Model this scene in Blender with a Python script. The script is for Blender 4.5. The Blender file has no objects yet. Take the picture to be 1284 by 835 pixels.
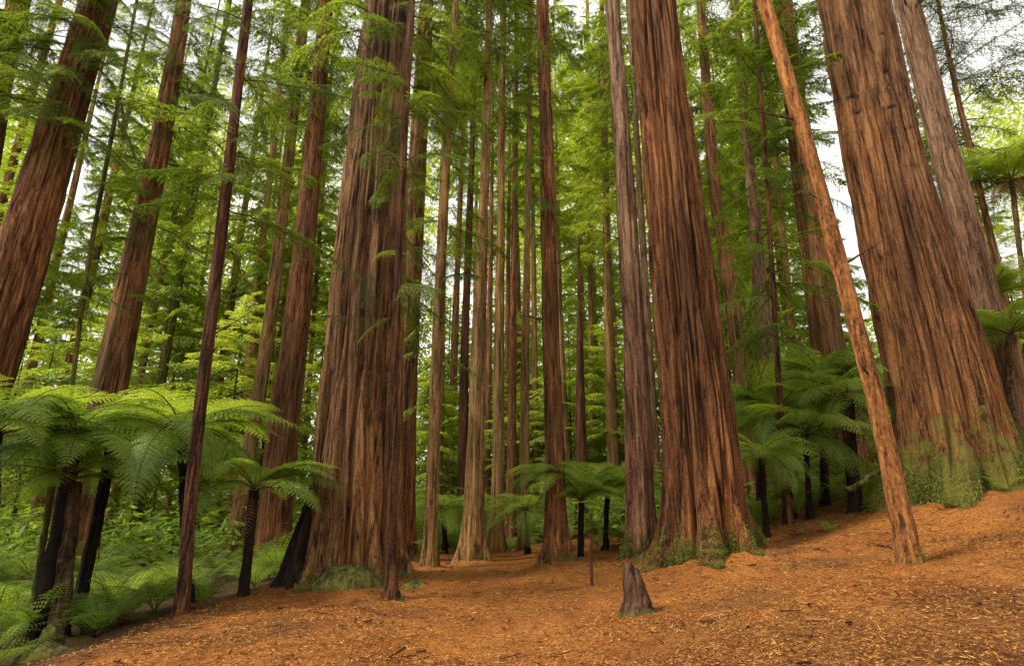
import bpy, math, random
import numpy as np
from mathutils import Vector, Matrix

SEED = 11
rng = np.random.default_rng(SEED)
scene = bpy.context.scene
COL = scene.collection
PI = math.pi

# ------------------------------------------------------------------ camera
F, CX, CY = 700.0, 642.0, 417.5           # focal length and centre in photo pixels (1284 x 835)
PITCH = math.radians(16.3)
CAMZ = 1.5
SP, CP = math.sin(PITCH), math.cos(PITCH)
cam_d = bpy.data.cameras.new('camera')
cam_d.sensor_width = 36.0
cam_d.lens = 36.0 * F / 1284.0
cam_d.clip_start = 0.05
cam_d.clip_end = 1500.0
cam = bpy.data.objects.new('camera', cam_d)
COL.objects.link(cam)
cam.location = (0, 0, CAMZ)
cam.rotation_euler = (PI / 2 + PITCH, 0, 0)
scene.camera = cam


def ray(px, py):
    u, v = (px - CX) / F, (CY - py) / F
    return u, CP - v * SP, SP + v * CP


def at_depth(px, py, Y):
    """point of the place seen at a photo pixel, Y metres ahead; also its depth along the lens axis"""
    dx, dy, dz = ray(px, py)
    t = Y / dy
    return dx * t, Y, CAMZ + dz * t, t


# ------------------------------------------------------------------ noise
def _hash(ix, iy, iz, s):
    h = (ix.astype(np.int64) * 374761393 + iy.astype(np.int64) * 668265263 + iz.astype(np.int64) * 2147483647 + s * 974634777) & 0xFFFFFFFF
    h = ((h ^ (h >> 13)) * 1274126177) & 0xFFFFFFFF
    h = ((h ^ (h >> 16)) * 2246822519) & 0xFFFFFFFF
    return ((h ^ (h >> 15)) & 0xFFFFFF) / float(0xFFFFFF)


def vnoise(x, y, z, s=0):
    x, y, z = np.broadcast_arrays(np.asarray(x, float), np.asarray(y, float), np.asarray(z, float))
    ix, iy, iz = np.floor(x), np.floor(y), np.floor(z)
    fx, fy, fz = x - ix, y - iy, z - iz
    ux, uy, uz = [f * f * (3 - 2 * f) for f in (fx, fy, fz)]
    out = 0
    for a in (0, 1):
        for b in (0, 1):
            for c in (0, 1):
                w = (ux if a else 1 - ux) * (uy if b else 1 - uy) * (uz if c else 1 - uz)
                out = out + w * _hash(ix + a, iy + b, iz + c, s)
    return out


def fbm(x, y, z, s=0, o=4):
    t, a, n = 0, 0.5, 0
    for k in range(o):
        t = t + a * vnoise(x * 2 ** k, y * 2 ** k, z * 2 ** k, s + k)
        n += a
        a *= 0.5
    return t / n


# ------------------------------------------------------------------ terrain
def terrain(X, Y):
    X = np.asarray(X, float)
    Y = np.asarray(Y, float)
    r = np.clip(X, 0, 14)
    z = 0.10 * r + 0.0072 * r * r + np.clip(X - 14, 0, 1e9) * 0.12
    l = np.clip(-4.2 - X, 0, 20)
    z = z - 0.55 * (1 - np.exp(-l / 2.2)) - 0.015 * l
    c = np.clip(Y - 15, 0, 60)
    z = z - 0.02 * c * np.exp(-np.clip(X, 0, 50) / 6.0)
    z = z + 0.16 * (fbm(X * 0.45 + 7, Y * 0.45, 0 * X, 3, 3) - 0.5) + 0.05 * (fbm(X * 2.1, Y * 2.1, 0 * X, 9, 2) - 0.5)
    return z


def ground_hit(px, py):
    dx, dy, dz = ray(px, py)
    t = 0.5
    for _ in range(4000):
        x, y, z = dx * t, dy * t, CAMZ + dz * t
        if z <= float(terrain(x, y)):
            return y
        t += 0.02
    return 60.0


# ------------------------------------------------------------------ mesh helpers
def mesh_np(name, V, faces, mats, mat_idx=None, smooth=False, uv=None, attr=None):
    """V (n,3); faces: list of (k, int array (m,k))"""
    me = bpy.data.meshes.new(name)
    V = np.ascontiguousarray(V, dtype=np.float32)
    me.vertices.add(len(V))
    me.vertices.foreach_set('co', V.ravel())
    loops = np.concatenate([f.ravel() for f in faces]).astype(np.int32)
    tot = np.concatenate([np.full(len(f), f.shape[1]) for f in faces]).astype(np.int32)
    start = np.concatenate([[0], np.cumsum(tot)[:-1]]).astype(np.int32)
    me.loops.add(len(loops))
    me.loops.foreach_set('vertex_index', loops)
    me.polygons.add(len(tot))
    me.polygons.foreach_set('loop_start', start)
    me.polygons.foreach_set('loop_total', tot)
    for m in mats:
        me.materials.append(m)
    if mat_idx is not None:
        me.polygons.foreach_set('material_index', np.ascontiguousarray(mat_idx, dtype=np.int32))
    if smooth:
        me.polygons.foreach_set('use_smooth', np.ones(len(tot), dtype=bool))
    me.update(calc_edges=True)
    if attr is not None:
        for an, arr in attr.items():
            a = me.attributes.new(an, 'FLOAT', 'POINT')
            a.data.foreach_set('value', np.ascontiguousarray(arr, dtype=np.float32))
    return me


class Bag:
    """collects kites (leaf faces) and tubes into one mesh with material slots"""
    def __init__(self):
        self.V, self.Fq, self.M, self.n = [], [], [], 0

    def quads(self, Q, mi=0):
        Q = Q.reshape(-1, 4, 3)
        m = len(Q)
        self.V.append(Q.reshape(-1, 3))
        self.Fq.append(np.arange(self.n, self.n + 4 * m).reshape(m, 4))
        self.M.append(np.full(m, mi))
        self.n += 4 * m

    def tube(self, P, R, sides=5, mi=1):
        P = np.asarray(P, float)
        R = np.asarray(R, float)
        k = len(P)
        T = np.gradient(P, axis=0)
        T /= np.linalg.norm(T, axis=1, keepdims=True) + 1e-9
        ref = np.array([0.0, 0.0, 1.0]) if abs(T[0, 2]) < 0.9 else np.array([1.0, 0, 0])
        A = np.cross(T, ref)
        A /= np.linalg.norm(A, axis=1, keepdims=True) + 1e-9
        B = np.cross(T, A)
        th = np.linspace(0, 2 * PI, sides, endpoint=False)
        ring = P[:, None] + R[:, None, None] * (np.cos(th)[None, :, None] * A[:, None] + np.sin(th)[None, :, None] * B[:, None])
        self.V.append(ring.reshape(-1, 3))
        i, j = np.meshgrid(np.arange(k - 1), np.arange(sides), indexing='ij')
        j2 = (j + 1) % sides
        f = np.stack([i * sides + j, i * sides + j2, (i + 1) * sides + j2, (i + 1) * sides + j], -1).reshape(-1, 4) + self.n
        self.Fq.append(f)
        self.M.append(np.full(len(f), mi))
        self.n += k * sides

    def add(self, other, M3=None, t=None):
        V = np.concatenate(other.V)
        if M3 is not None:
            V = V @ np.asarray(M3).T
        if t is not None:
            V = V + np.asarray(t)
        self.V.append(V)
        self.Fq.append(np.concatenate(other.Fq) + self.n)
        self.M.append(np.concatenate(other.M))
        self.n += len(V)

    def mesh(self, name, mats, smooth=False):
        return mesh_np(name, np.concatenate(self.V), [np.concatenate(self.Fq)], mats, np.concatenate(self.M), smooth)


def rotz(a):
    c, s = math.cos(a), math.sin(a)
    return np.array([[c, -s, 0], [s, c, 0], [0, 0, 1.0]])


def roty(a):
    c, s = math.cos(a), math.sin(a)
    return np.array([[c, 0, s], [0, 1, 0], [-s, 0, c]])


def rotx(a):
    c, s = math.cos(a), math.sin(a)
    return np.array([[1, 0, 0], [0, c, -s], [0, s, c]])


def kites(base, d, side, length, width, nrm=None, fold=0.0):
    """leaf-shaped quads: base (n,3), unit direction d, unit side vector, sizes (n,)"""
    length = np.asarray(length)[:, None]
    width = np.asarray(width)[:, None]
    mid = base + d * length * 0.42
    up = np.cross(side, d)
    q = np.stack([base, mid + side * width * 0.5 + up * fold * width, base + d * length, mid - side * width * 0.5 + up * fold * width], axis=1)
    return q


def unit(v):
    return v / (np.linalg.norm(v, axis=-1, keepdims=True) + 1e-9)


# ------------------------------------------------------------------ tagging
def thing(name, label, cat, loc, group=None):
    o = bpy.data.objects.new(name, None)
    COL.objects.link(o)
    o.location = loc
    o.empty_display_size = 0.2
    o['label'] = label
    o['category'] = cat
    if group:
        o['group'] = group
    return o


def link(name, me, parent=None, loc=(0, 0, 0), rot=(0, 0, 0), scale=(1, 1, 1)):
    o = bpy.data.objects.new(name, me)
    COL.objects.link(o)
    o.parent = parent
    o.location = loc
    o.rotation_euler = rot
    o.scale = scale
    return o


def tag(o, label=None, cat=None, group=None, kind=None):
    for k, v in (('label', label), ('category', cat), ('group', group), ('kind', kind)):
        if v:
            o[k] = v
    return o


# ------------------------------------------------------------------ materials
def new_mat(name):
    m = bpy.data.materials.new(name)
    m.use_nodes = True
    nt = m.node_tree
    nt.nodes.clear()
    out = nt.nodes.new('ShaderNodeOutputMaterial')
    return m, nt, out


def node(nt, t, **kw):
    n = nt.nodes.new(t)
    for k, v in kw.items():
        if k.startswith('i_'):
            key = k[2:]
            key = int(key) if key.isdigit() else key
            n.inputs[key].default_value = v
        else:
            setattr(n, k, v)
    return n


def ramp(nt, src, stops):
    r = nt.nodes.new('ShaderNodeValToRGB')
    el = r.color_ramp.elements
    while len(el) < len(stops):
        el.new(0.5)
    for e, (p, c) in zip(el, stops):
        e.position = p
        e.color = (*c, 1) if len(c) == 3 else c
    nt.links.new(src, r.inputs[0])
    return r


def mixc(nt, fac, a, b, mode='MIX'):
    m = nt.nodes.new('ShaderNodeMix')
    m.data_type = 'RGBA'
    m.blend_type = mode
    for sock, v in ((m.inputs[0], fac), (m.inputs[6], a), (m.inputs[7], b)):
        if hasattr(v, 'links'):
            nt.links.new(v, sock)
        elif isinstance(v, (int, float)):
            sock.default_value = v
        else:
            sock.default_value = (*v, 1)
    return m.outputs[2]


def math_n(nt, op, a, b=None, clamp=False):
    m = nt.nodes.new('ShaderNodeMath')
    m.operation = op
    m.use_clamp = clamp
    for s, v in ((m.inputs[0], a), (m.inputs[1], b)):
        if v is None:
            continue
        if hasattr(v, 'links'):
            nt.links.new(v, s)
        else:
            s.default_value = v
    return m.outputs[0]


def maprange(nt, v, a, b, c=0.0, d=1.0):
    m = nt.nodes.new('ShaderNodeMapRange')
    nt.links.new(v, m.inputs[0])
    m.inputs[1].default_value, m.inputs[2].default_value, m.inputs[3].default_value, m.inputs[4].default_value = a, b, c, d
    return m.outputs[0]


def bark(name, dark, mid, light, fib=9.0, zs=0.7, furrow=5.0, bump=0.03, moss=0.0, moss_col=(0.055, 0.068, 0.012), moss_gain=0.42,
         grey=0.0, grey_from=3.0, grey_to=9.0, furrow_w=0.35, patch=0.0):
    m, nt, out = new_mat(name)
    L = nt.links.new
    tc = node(nt, 'ShaderNodeTexCoord')
    warp = node(nt, 'ShaderNodeTexNoise', i_Scale=1.3, i_Detail=3.0)
    L(tc.outputs['Object'], warp.inputs['Vector'])
    wv = node(nt, 'ShaderNodeVectorMath', operation='SCALE')
    wv.inputs['Scale'].default_value = 0.09
    L(warp.outputs['Color'], wv.inputs[0])
    add = node(nt, 'ShaderNodeVectorMath', operation='ADD')
    L(tc.outputs['Object'], add.inputs[0])
    L(wv.outputs[0], add.inputs[1])
    mp1 = node(nt, 'ShaderNodeMapping')
    mp1.inputs['Scale'].default_value = (fib, fib, zs)
    L(add.outputs[0], mp1.inputs['Vector'])
    n1 = node(nt, 'ShaderNodeTexNoise', i_Scale=1.0, i_Detail=9.0, i_Roughness=0.74)
    L(mp1.outputs[0], n1.inputs['Vector'])
    mp2 = node(nt, 'ShaderNodeMapping')
    mp2.inputs['Scale'].default_value = (furrow, furrow, furrow * 0.06)
    L(add.outputs[0], mp2.inputs['Vector'])
    n2 = node(nt, 'ShaderNodeTexNoise', i_Scale=1.0, i_Detail=3.0, i_Roughness=0.55)
    L(mp2.outputs[0], n2.inputs['Vector'])
    rid = math_n(nt, 'ABSOLUTE', math_n(nt, 'SUBTRACT', n2.outputs[0], 0.5))
    fur = maprange(nt, rid, 0.0, furrow_w * 0.32)
    n4 = node(nt, 'ShaderNodeTexNoise', i_Scale=1.0, i_Detail=4.0, i_Roughness=0.6)
    mp4 = node(nt, 'ShaderNodeMapping')
    mp4.inputs['Scale'].default_value = (furrow * 0.75, furrow * 0.75, furrow * 0.045)
    mp4.inputs['Location'].default_value = (3.1, 1.7, 0.4)
    L(add.outputs[0], mp4.inputs['Vector'])
    L(mp4.outputs[0], n4.inputs['Vector'])
    # horizontal cracking of the plates
    mp3 = node(nt, 'ShaderNodeMapping')
    mp3.inputs['Scale'].default_value = (fib * 1.3, fib * 1.3, fib * 0.9)
    L(add.outputs[0], mp3.inputs['Vector'])
    n3 = node(nt, 'ShaderNodeTexNoise', i_Scale=1.0, i_Detail=5.0, i_Roughness=0.65)
    L(mp3.outputs[0], n3.inputs['Vector'])
    h = math_n(nt, 'ADD', math_n(nt, 'MULTIPLY', n1.outputs[0], 0.85), math_n(nt, 'MULTIPLY', fur, 0.13))
    h = math_n(nt, 'ADD', h, math_n(nt, 'MULTIPLY', math_n(nt, 'SUBTRACT', n3.outputs[0], 0.5), 0.44))
    h = math_n(nt, 'ADD', h, math_n(nt, 'MULTIPLY', math_n(nt, 'SUBTRACT', n4.outputs[0], 0.5), 0.55))
    h = math_n(nt, 'SUBTRACT', h, 0.06)
    col = ramp(nt, h, [(0.30, dark), (0.48, mid), (0.68, light)]).outputs[0]
    # broad tone patches
    nb = node(nt, 'ShaderNodeTexNoise', i_Scale=0.55, i_Detail=3.0)
    mpb = node(nt, 'ShaderNodeMapping')
    mpb.inputs['Scale'].default_value = (1.6, 1.6, 0.45)
    L(tc.outputs['Object'], mpb.inputs['Vector'])
    L(mpb.outputs[0], nb.inputs['Vector'])
    tone = ramp(nt, nb.outputs[0], [(0.32, (0.62, 0.60, 0.60)), (0.5, (1, 1, 1)), (0.68, (1.35, 1.22, 1.05))]).outputs[0]
    col = mixc(nt, 1.0, col, tone, 'MULTIPLY')
    sep = node(nt, 'ShaderNodeSeparateXYZ')
    L(tc.outputs['Object'], sep.inputs[0])
    if grey > 0:
        g = maprange(nt, math_n(nt, 'ADD', sep.outputs[2], math_n(nt, 'MULTIPLY', nb.outputs[0], 3.0)), grey_from, grey_to, 0, grey)
        col = mixc(nt, g, col, ramp(nt, h, [(0.30, (0.045, 0.024, 0.013)), (0.5, (0.23, 0.135, 0.075)), (0.7, (0.42, 0.275, 0.165))]).outputs[0])
    if patch > 0:   # thin algae film in patches up the stem
        npz = node(nt, 'ShaderNodeTexNoise', i_Scale=0.8, i_Detail=5.0)
        L(tc.outputs['Object'], npz.inputs['Vector'])
        pf = maprange(nt, npz.outputs[0], 0.5, 0.68, 0, patch)
        col = mixc(nt, pf, col, (0.085, 0.09, 0.022))
    if moss > 0:
        nm = node(nt, 'ShaderNodeTexNoise', i_Scale=2.6, i_Detail=6.0, i_Roughness=0.65)
        L(tc.outputs['Object'], nm.inputs['Vector'])
        zz = maprange(nt, sep.outputs[2], 0.0, moss, moss_gain, -0.45)
        mf = math_n(nt, 'ADD', zz, math_n(nt, 'MULTIPLY', math_n(nt, 'SUBTRACT', nm.outputs[0], 0.5), 2.4))
        mf = maprange(nt, mf, 0.25, 0.6, 0, 0.85)
        mcol = mixc(nt, nm.outputs[0], moss_col, tuple(min(1, c * 2.2) for c in moss_col))
        col = mixc(nt, mf, col, mcol)
    at = node(nt, 'ShaderNodeAttribute', attribute_name='knot')
    col = mixc(nt, at.outputs['Fac'], col, (0.012, 0.007, 0.005))
    bs = node(nt, 'ShaderNodeBsdfPrincipled')
    L(col, bs.inputs['Base Color'])
    bs.inputs['Roughness'].default_value = 0.9
    bs.inputs['Specular IOR Level'].default_value = 0.2
    bp = node(nt, 'ShaderNodeBump', i_Strength=1.0, i_Distance=bump)
    L(h, bp.inputs['Height'])
    L(bp.outputs[0], bs.inputs['Normal'])
    L(bs.outputs[0], out.inputs[0])
    return m


def leaf(name, c_dark, c_mid, c_light, trans=0.5, tmul=1.6, scale=0.6, rough=0.6):
    m, nt, out = new_mat(name)
    L = nt.links.new
    geo = node(nt, 'ShaderNodeNewGeometry')
    oi = node(nt, 'ShaderNodeObjectInfo')
    nz = node(nt, 'ShaderNodeTexNoise', i_Scale=scale, i_Detail=3.0)
    L(geo.outputs['Position'], nz.inputs['Vector'])
    f = math_n(nt, 'ADD', math_n(nt, 'MULTIPLY', nz.outputs[0], 0.9), math_n(nt, 'MULTIPLY', geo.outputs['Random Per Island'], 0.35))
    f = math_n(nt, 'ADD', f, math_n(nt, 'MULTIPLY', oi.outputs['Random'], 0.3))
    r = ramp(nt, math_n(nt, 'SUBTRACT', f, 0.28), [(0.2, c_dark), (0.5, c_mid), (0.8, c_light)])
    d = node(nt, 'ShaderNodeBsdfDiffuse')
    L(r.outputs[0], d.inputs[0])
    tr = node(nt, 'ShaderNodeBsdfTranslucent')
    tcol = mixc(nt, 1.0, r.outputs[0], (tmul * 1.12, tmul, tmul * 0.6), 'MULTIPLY')
    L(tcol, tr.inputs[0])
    mx = node(nt, 'ShaderNodeMixShader')
    mx.inputs[0].default_value = trans
    L(d.outputs[0], mx.inputs[1])
    L(tr.outputs[0], mx.inputs[2])
    gl = node(nt, 'ShaderNodeBsdfGlossy', i_Roughness=0.55)
    gl.inputs[0].default_value = (0.9, 0.95, 1, 1)
    mx2 = node(nt, 'ShaderNodeMixShader')
    mx2.inputs[0].default_value = 0.018
    L(mx.outputs[0], mx2.inputs[1])
    L(gl.outputs[0], mx2.inputs[2])
    L(mx2.outputs[0], out.inputs[0])
    return m


def island_mat(name, stops):
    m, nt, out = new_mat(name)
    geo = node(nt, 'ShaderNodeNewGeometry')
    r = ramp(nt, geo.outputs['Random Per Island'], stops)
    d = node(nt, 'ShaderNodeBsdfDiffuse')
    nt.links.new(r.outputs[0], d.inputs[0])
    nt.links.new(d.outputs[0], out.inputs[0])
    return m


B_RED = bark('bark_red', (0.016, 0.006, 0.002), (0.155, 0.060, 0.019), (0.36, 0.172, 0.060), fib=28, zs=1.3, furrow=6.5, bump=0.08, moss=1.0, furrow_w=0.20)
B_GIANT = bark('bark_giant', (0.022, 0.009, 0.003), (0.185, 0.088, 0.031), (0.40, 0.225, 0.095), fib=28, zs=1.4, furrow=7.0, bump=0.08, moss=0.7, grey=0.5, grey_from=5, grey_to=12, furrow_w=0.20)
B_RIGHT = bark('bark_right', (0.018, 0.007, 0.003), (0.180, 0.072, 0.022), (0.41, 0.195, 0.068), fib=27, zs=1.3, furrow=5.5, bump=0.08, moss=2.6, moss_gain=0.95, moss_col=(0.090, 0.088, 0.014), grey=0.2, grey_from=3, grey_to=10, furrow_w=0.18)
B_ORANGE = bark('bark_orange', (0.045, 0.016, 0.005), (0.225, 0.088, 0.023), (0.42, 0.195, 0.057), fib=22, zs=5.0, furrow=12, bump=0.014, moss=0.35, furrow_w=0.12)
B_GREY = bark('bark_grey', (0.028, 0.013, 0.007), (0.19, 0.090, 0.045), (0.38, 0.225, 0.135), fib=22, zs=1.5, furrow=9, bump=0.03, grey=0.8, grey_from=4, grey_to=11, moss=0.7, furrow_w=0.22)
B_MID = bark('bark_mid', (0.024, 0.010, 0.004), (0.18, 0.080, 0.030), (0.36, 0.185, 0.075), fib=22, zs=1.3, furrow=9, bump=0.03, moss=0.8, patch=0.5, furrow_w=0.22)
B_MIDRED = bark('bark_mid_red', (0.016, 0.007, 0.003), (0.145, 0.058, 0.020), (0.33, 0.155, 0.058), fib=22, zs=1.2, furrow=9, bump=0.03, moss=0.6, patch=0.3, furrow_w=0.22)
B_DARK = bark('bark_dark', (0.010, 0.005, 0.002), (0.090, 0.036, 0.014), (0.19, 0.090, 0.036), fib=24, zs=1.6, furrow=13, bump=0.02)
B_PALE = bark('bark_pale', (0.045, 0.024, 0.008), (0.23, 0.125, 0.043), (0.40, 0.245, 0.092), fib=18, zs=1.3, furrow=8, bump=0.02, patch=0.55, furrow_w=0.2)
B_SHADED = bark('bark_shaded', (0.003, 0.002, 0.0015), (0.016, 0.008, 0.005), (0.05, 0.024, 0.012), fib=18, zs=1.2, furrow=8, bump=0.04)  # near-black bark, fern shade held in the colour
B_MOSSY = bark('bark_mossy', (0.03, 0.03, 0.006), (0.10, 0.10, 0.018), (0.18, 0.17, 0.035), fib=18, zs=2, furrow=9, bump=0.02)
B_FERN = bark('fern_trunk_bark', (0.004, 0.003, 0.002), (0.016, 0.009, 0.005), (0.045, 0.026, 0.014), fib=22, zs=7.0, furrow=16, bump=0.03)
B_SCAR = bark('fern_trunk_scarred', (0.02, 0.012, 0.006), (0.09, 0.055, 0.022), (0.20, 0.13, 0.05), fib=12, zs=11.0, furrow=12, bump=0.03)
B_STUMP = bark('stump_bark', (0.012, 0.006, 0.003), (0.080, 0.042, 0.022), (0.18, 0.105, 0.06), fib=24, zs=2.2, furrow=12, bump=0.02, moss=0.2)
M_TWIG = bark('twig_bark', (0.03, 0.016, 0.01), (0.08, 0.04, 0.02), (0.15, 0.085, 0.045), fib=20, furrow=16, bump=0.004)

LEAF_FAR = leaf('foliage_far', (0.105, 0.175, 0.016), (0.205, 0.295, 0.026), (0.32, 0.40, 0.046), trans=0.62, tmul=1.6, scale=0.16)
LEAF_MID = leaf('foliage_mid', (0.050, 0.092, 0.010), (0.118, 0.190, 0.015), (0.225, 0.305, 0.027), trans=0.58, tmul=1.6, scale=0.45)
LEAF_LIGHT = leaf('foliage_light', (0.17, 0.255, 0.028), (0.28, 0.375, 0.045), (0.38, 0.46, 0.08), trans=0.62, tmul=1.6, scale=0.3)
LEAF_DARK = leaf('foliage_dark', (0.040, 0.070, 0.018), (0.080, 0.125, 0.026), (0.13, 0.19, 0.04), trans=0.5, tmul=1.3, scale=0.5)
FERN = leaf('fern_green', (0.085, 0.150, 0.018), (0.180, 0.280, 0.028), (0.29, 0.385, 0.05), trans=0.56, tmul=1.5, scale=0.9)
FERN_LOW = leaf('fern_low_green', (0.065, 0.125, 0.018), (0.160, 0.255, 0.030), (0.28, 0.37, 0.06), trans=0.52, tmul=1.5, scale=0.9)
FERN_LIGHT = leaf('fern_light', (0.12, 0.19, 0.018), (0.20, 0.29, 0.028), (0.30, 0.40, 0.05), trans=0.5, tmul=1.5, scale=0.6)
M_DEAD = leaf('dead_frond', (0.05, 0.022, 0.010), (0.15, 0.07, 0.028), (0.27, 0.14, 0.06), trans=0.25, tmul=1.0, scale=1.5)
M_MOSS = leaf('moss_leaf', (0.060, 0.080, 0.012), (0.120, 0.145, 0.018), (0.20, 0.22, 0.03), trans=0.35, tmul=1.2, scale=2.5)
M_MOSSY = leaf('moss_yellow', (0.075, 0.085, 0.014), (0.14, 0.145, 0.024), (0.22, 0.21, 0.04), trans=0.3, tmul=1.1, scale=3.0)
M_STIPE = island_mat('frond_stalk', [(0.0, (0.06, 0.075, 0.018)), (1.0, (0.14, 0.13, 0.035))])
M_STIPE_DARK = island_mat('frond_stalk_dark', [(0.0, (0.05, 0.03, 0.012)), (1.0, (0.13, 0.09, 0.035))])
M_FLAKE = island_mat('bark_flake', [(0.0, (0.025, 0.011, 0.006)), (0.6, (0.09, 0.04, 0.018)), (1.0, (0.26, 0.12, 0.05))])
M_LITTER = island_mat('needle_litter', [(0.0, (0.055, 0.020, 0.008)), (0.25, (0.16, 0.058, 0.018)), (0.6, (0.34, 0.14, 0.034)), (0.90, (0.47, 0.225, 0.062)), (1.0, (0.50, 0.30, 0.12))])


def ground_material():
    m, nt, out = new_mat('forest_floor')
    L = nt.links.new
    tc = node(nt, 'ShaderNodeTexCoord')
    n1 = node(nt, 'ShaderNodeTexNoise', i_Scale=32.0, i_Detail=8.0, i_Roughness=0.72, i_Distortion=1.2)
    n2 = node(nt, 'ShaderNodeTexNoise', i_Scale=0.55, i_Detail=5.0, i_Roughness=0.6)
    n3 = node(nt, 'ShaderNodeTexNoise', i_Scale=6.0, i_Detail=5.0, i_Roughness=0.65)
    for n in (n1, n2, n3):
        L(tc.outputs['Object'], n.inputs['Vector'])
    base = ramp(nt, n1.outputs[0], [(0.32, (0.045, 0.015, 0.006)), (0.45, (0.215, 0.076, 0.016)), (0.57, (0.39, 0.160, 0.033)), (0.74, (0.54, 0.27, 0.065))]).outputs[0]
    t2 = ramp(nt, n2.outputs[0], [(0.33, (0.62, 0.50, 0.44)), (0.52, (1, 0.97, 0.95)), (0.70, (1.22, 1.2, 1.05))]).outputs[0]
    base = mixc(nt, 1.0, base, t2, 'MULTIPLY')
    t3 = ramp(nt, n3.outputs[0], [(0.32, (0.55, 0.5, 0.48)), (0.5, (1, 1, 1))]).outputs[0]
    base = mixc(nt, 1.0, base, t3, 'MULTIPLY')
    # darker duff and moss away from the trodden path
    at = node(nt, 'ShaderNodeAttribute', attribute_name='duff')
    duff = ramp(nt, n1.outputs[0], [(0.35, (0.018, 0.010, 0.005)), (0.55, (0.075, 0.040, 0.016)), (0.75, (0.13, 0.10, 0.035))]).outputs[0]
    base = mixc(nt, at.outputs['Fac'], base, duff)
    bs = node(nt, 'ShaderNodeBsdfPrincipled', i_Roughness=0.95)
    bs.inputs['Specular IOR Level'].default_value = 0.15
    L(base, bs.inputs['Base Color'])
    bp = node(nt, 'ShaderNodeBump', i_Strength=0.9, i_Distance=0.03)
    h = math_n(nt, 'ADD', n1.outputs[0], math_n(nt, 'MULTIPLY', n3.outputs[0], 1.5))
    L(h, bp.inputs['Height'])
    L(bp.outputs[0], bs.inputs['Normal'])
    L(bs.outputs[0], out.inputs[0])
    return m


# ------------------------------------------------------------------ ground
def build_ground():
    n = 420
    s = np.linspace(-1, 1, n)
    gx = np.sign(s) * (np.abs(s) * 14 + np.abs(s) ** 6 * 280)
    sy = np.linspace(0, 1, 460)
    gy = -8 + sy * 40 + sy ** 6 * 320
    X, Y = np.meshgrid(gx, gy, indexing='xy')
    Z = terrain(X, Y)
    near = np.exp(-((X / 14) ** 2 + ((Y - 8) / 14) ** 2))
    Z = Z + near * 0.05 * (fbm(X * 6, Y * 6, 0 * X, 21, 3) - 0.5)
    Z = Z + collar(X, Y)
    V = np.stack([X, Y, Z], -1).reshape(-1, 3)
    ny, nx = X.shape
    i, j = np.meshgrid(np.arange(ny - 1), np.arange(nx - 1), indexing='ij')
    f = np.stack([i * nx + j, i * nx + j + 1, (i + 1) * nx + j + 1, (i + 1) * nx + j], -1).reshape(-1, 4)
    wob = 0.9 * (fbm(X * 0.8, Y * 0.8, 0 * X, 41, 3) - 0.5)
    left = np.clip((-4.0 - X + wob * 1.4) / 0.8, 0, 1)
    back = np.clip((Y - 18.0 + wob * 3) / 3.0, 0, 1)
    hollow = np.clip(1 - (((X - 7.0) / 3.2) ** 2 + ((Y - 14.6) / 3.0) ** 2) + wob, 0, 1) * 0.55
    hollow = np.maximum(hollow, np.clip((Y - 13.5 + wob * 3) / 2.5, 0, 1) * np.clip((X - 2.5) / 2, 0, 1) * 0.8)
    worn = np.clip((fbm(X * 0.7 + 5, Y * 0.7, 0 * X, 83, 4) - 0.52) * 5, 0, 0.5) * np.clip((np.abs(X - 0.1 * Y + 0.6) - 0.8) / 1.6, 0.25, 1)
    duff = np.clip(np.maximum(np.maximum(np.maximum(left, back), hollow), worn), 0, 1)
    me = mesh_np('ground', V, [f], [ground_material()], smooth=True, attr={'duff': duff.reshape(-1)})
    o = link('ground', me)
    tag(o, 'orange brown forest floor of fallen needles rising to the right', kind='structure')


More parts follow.
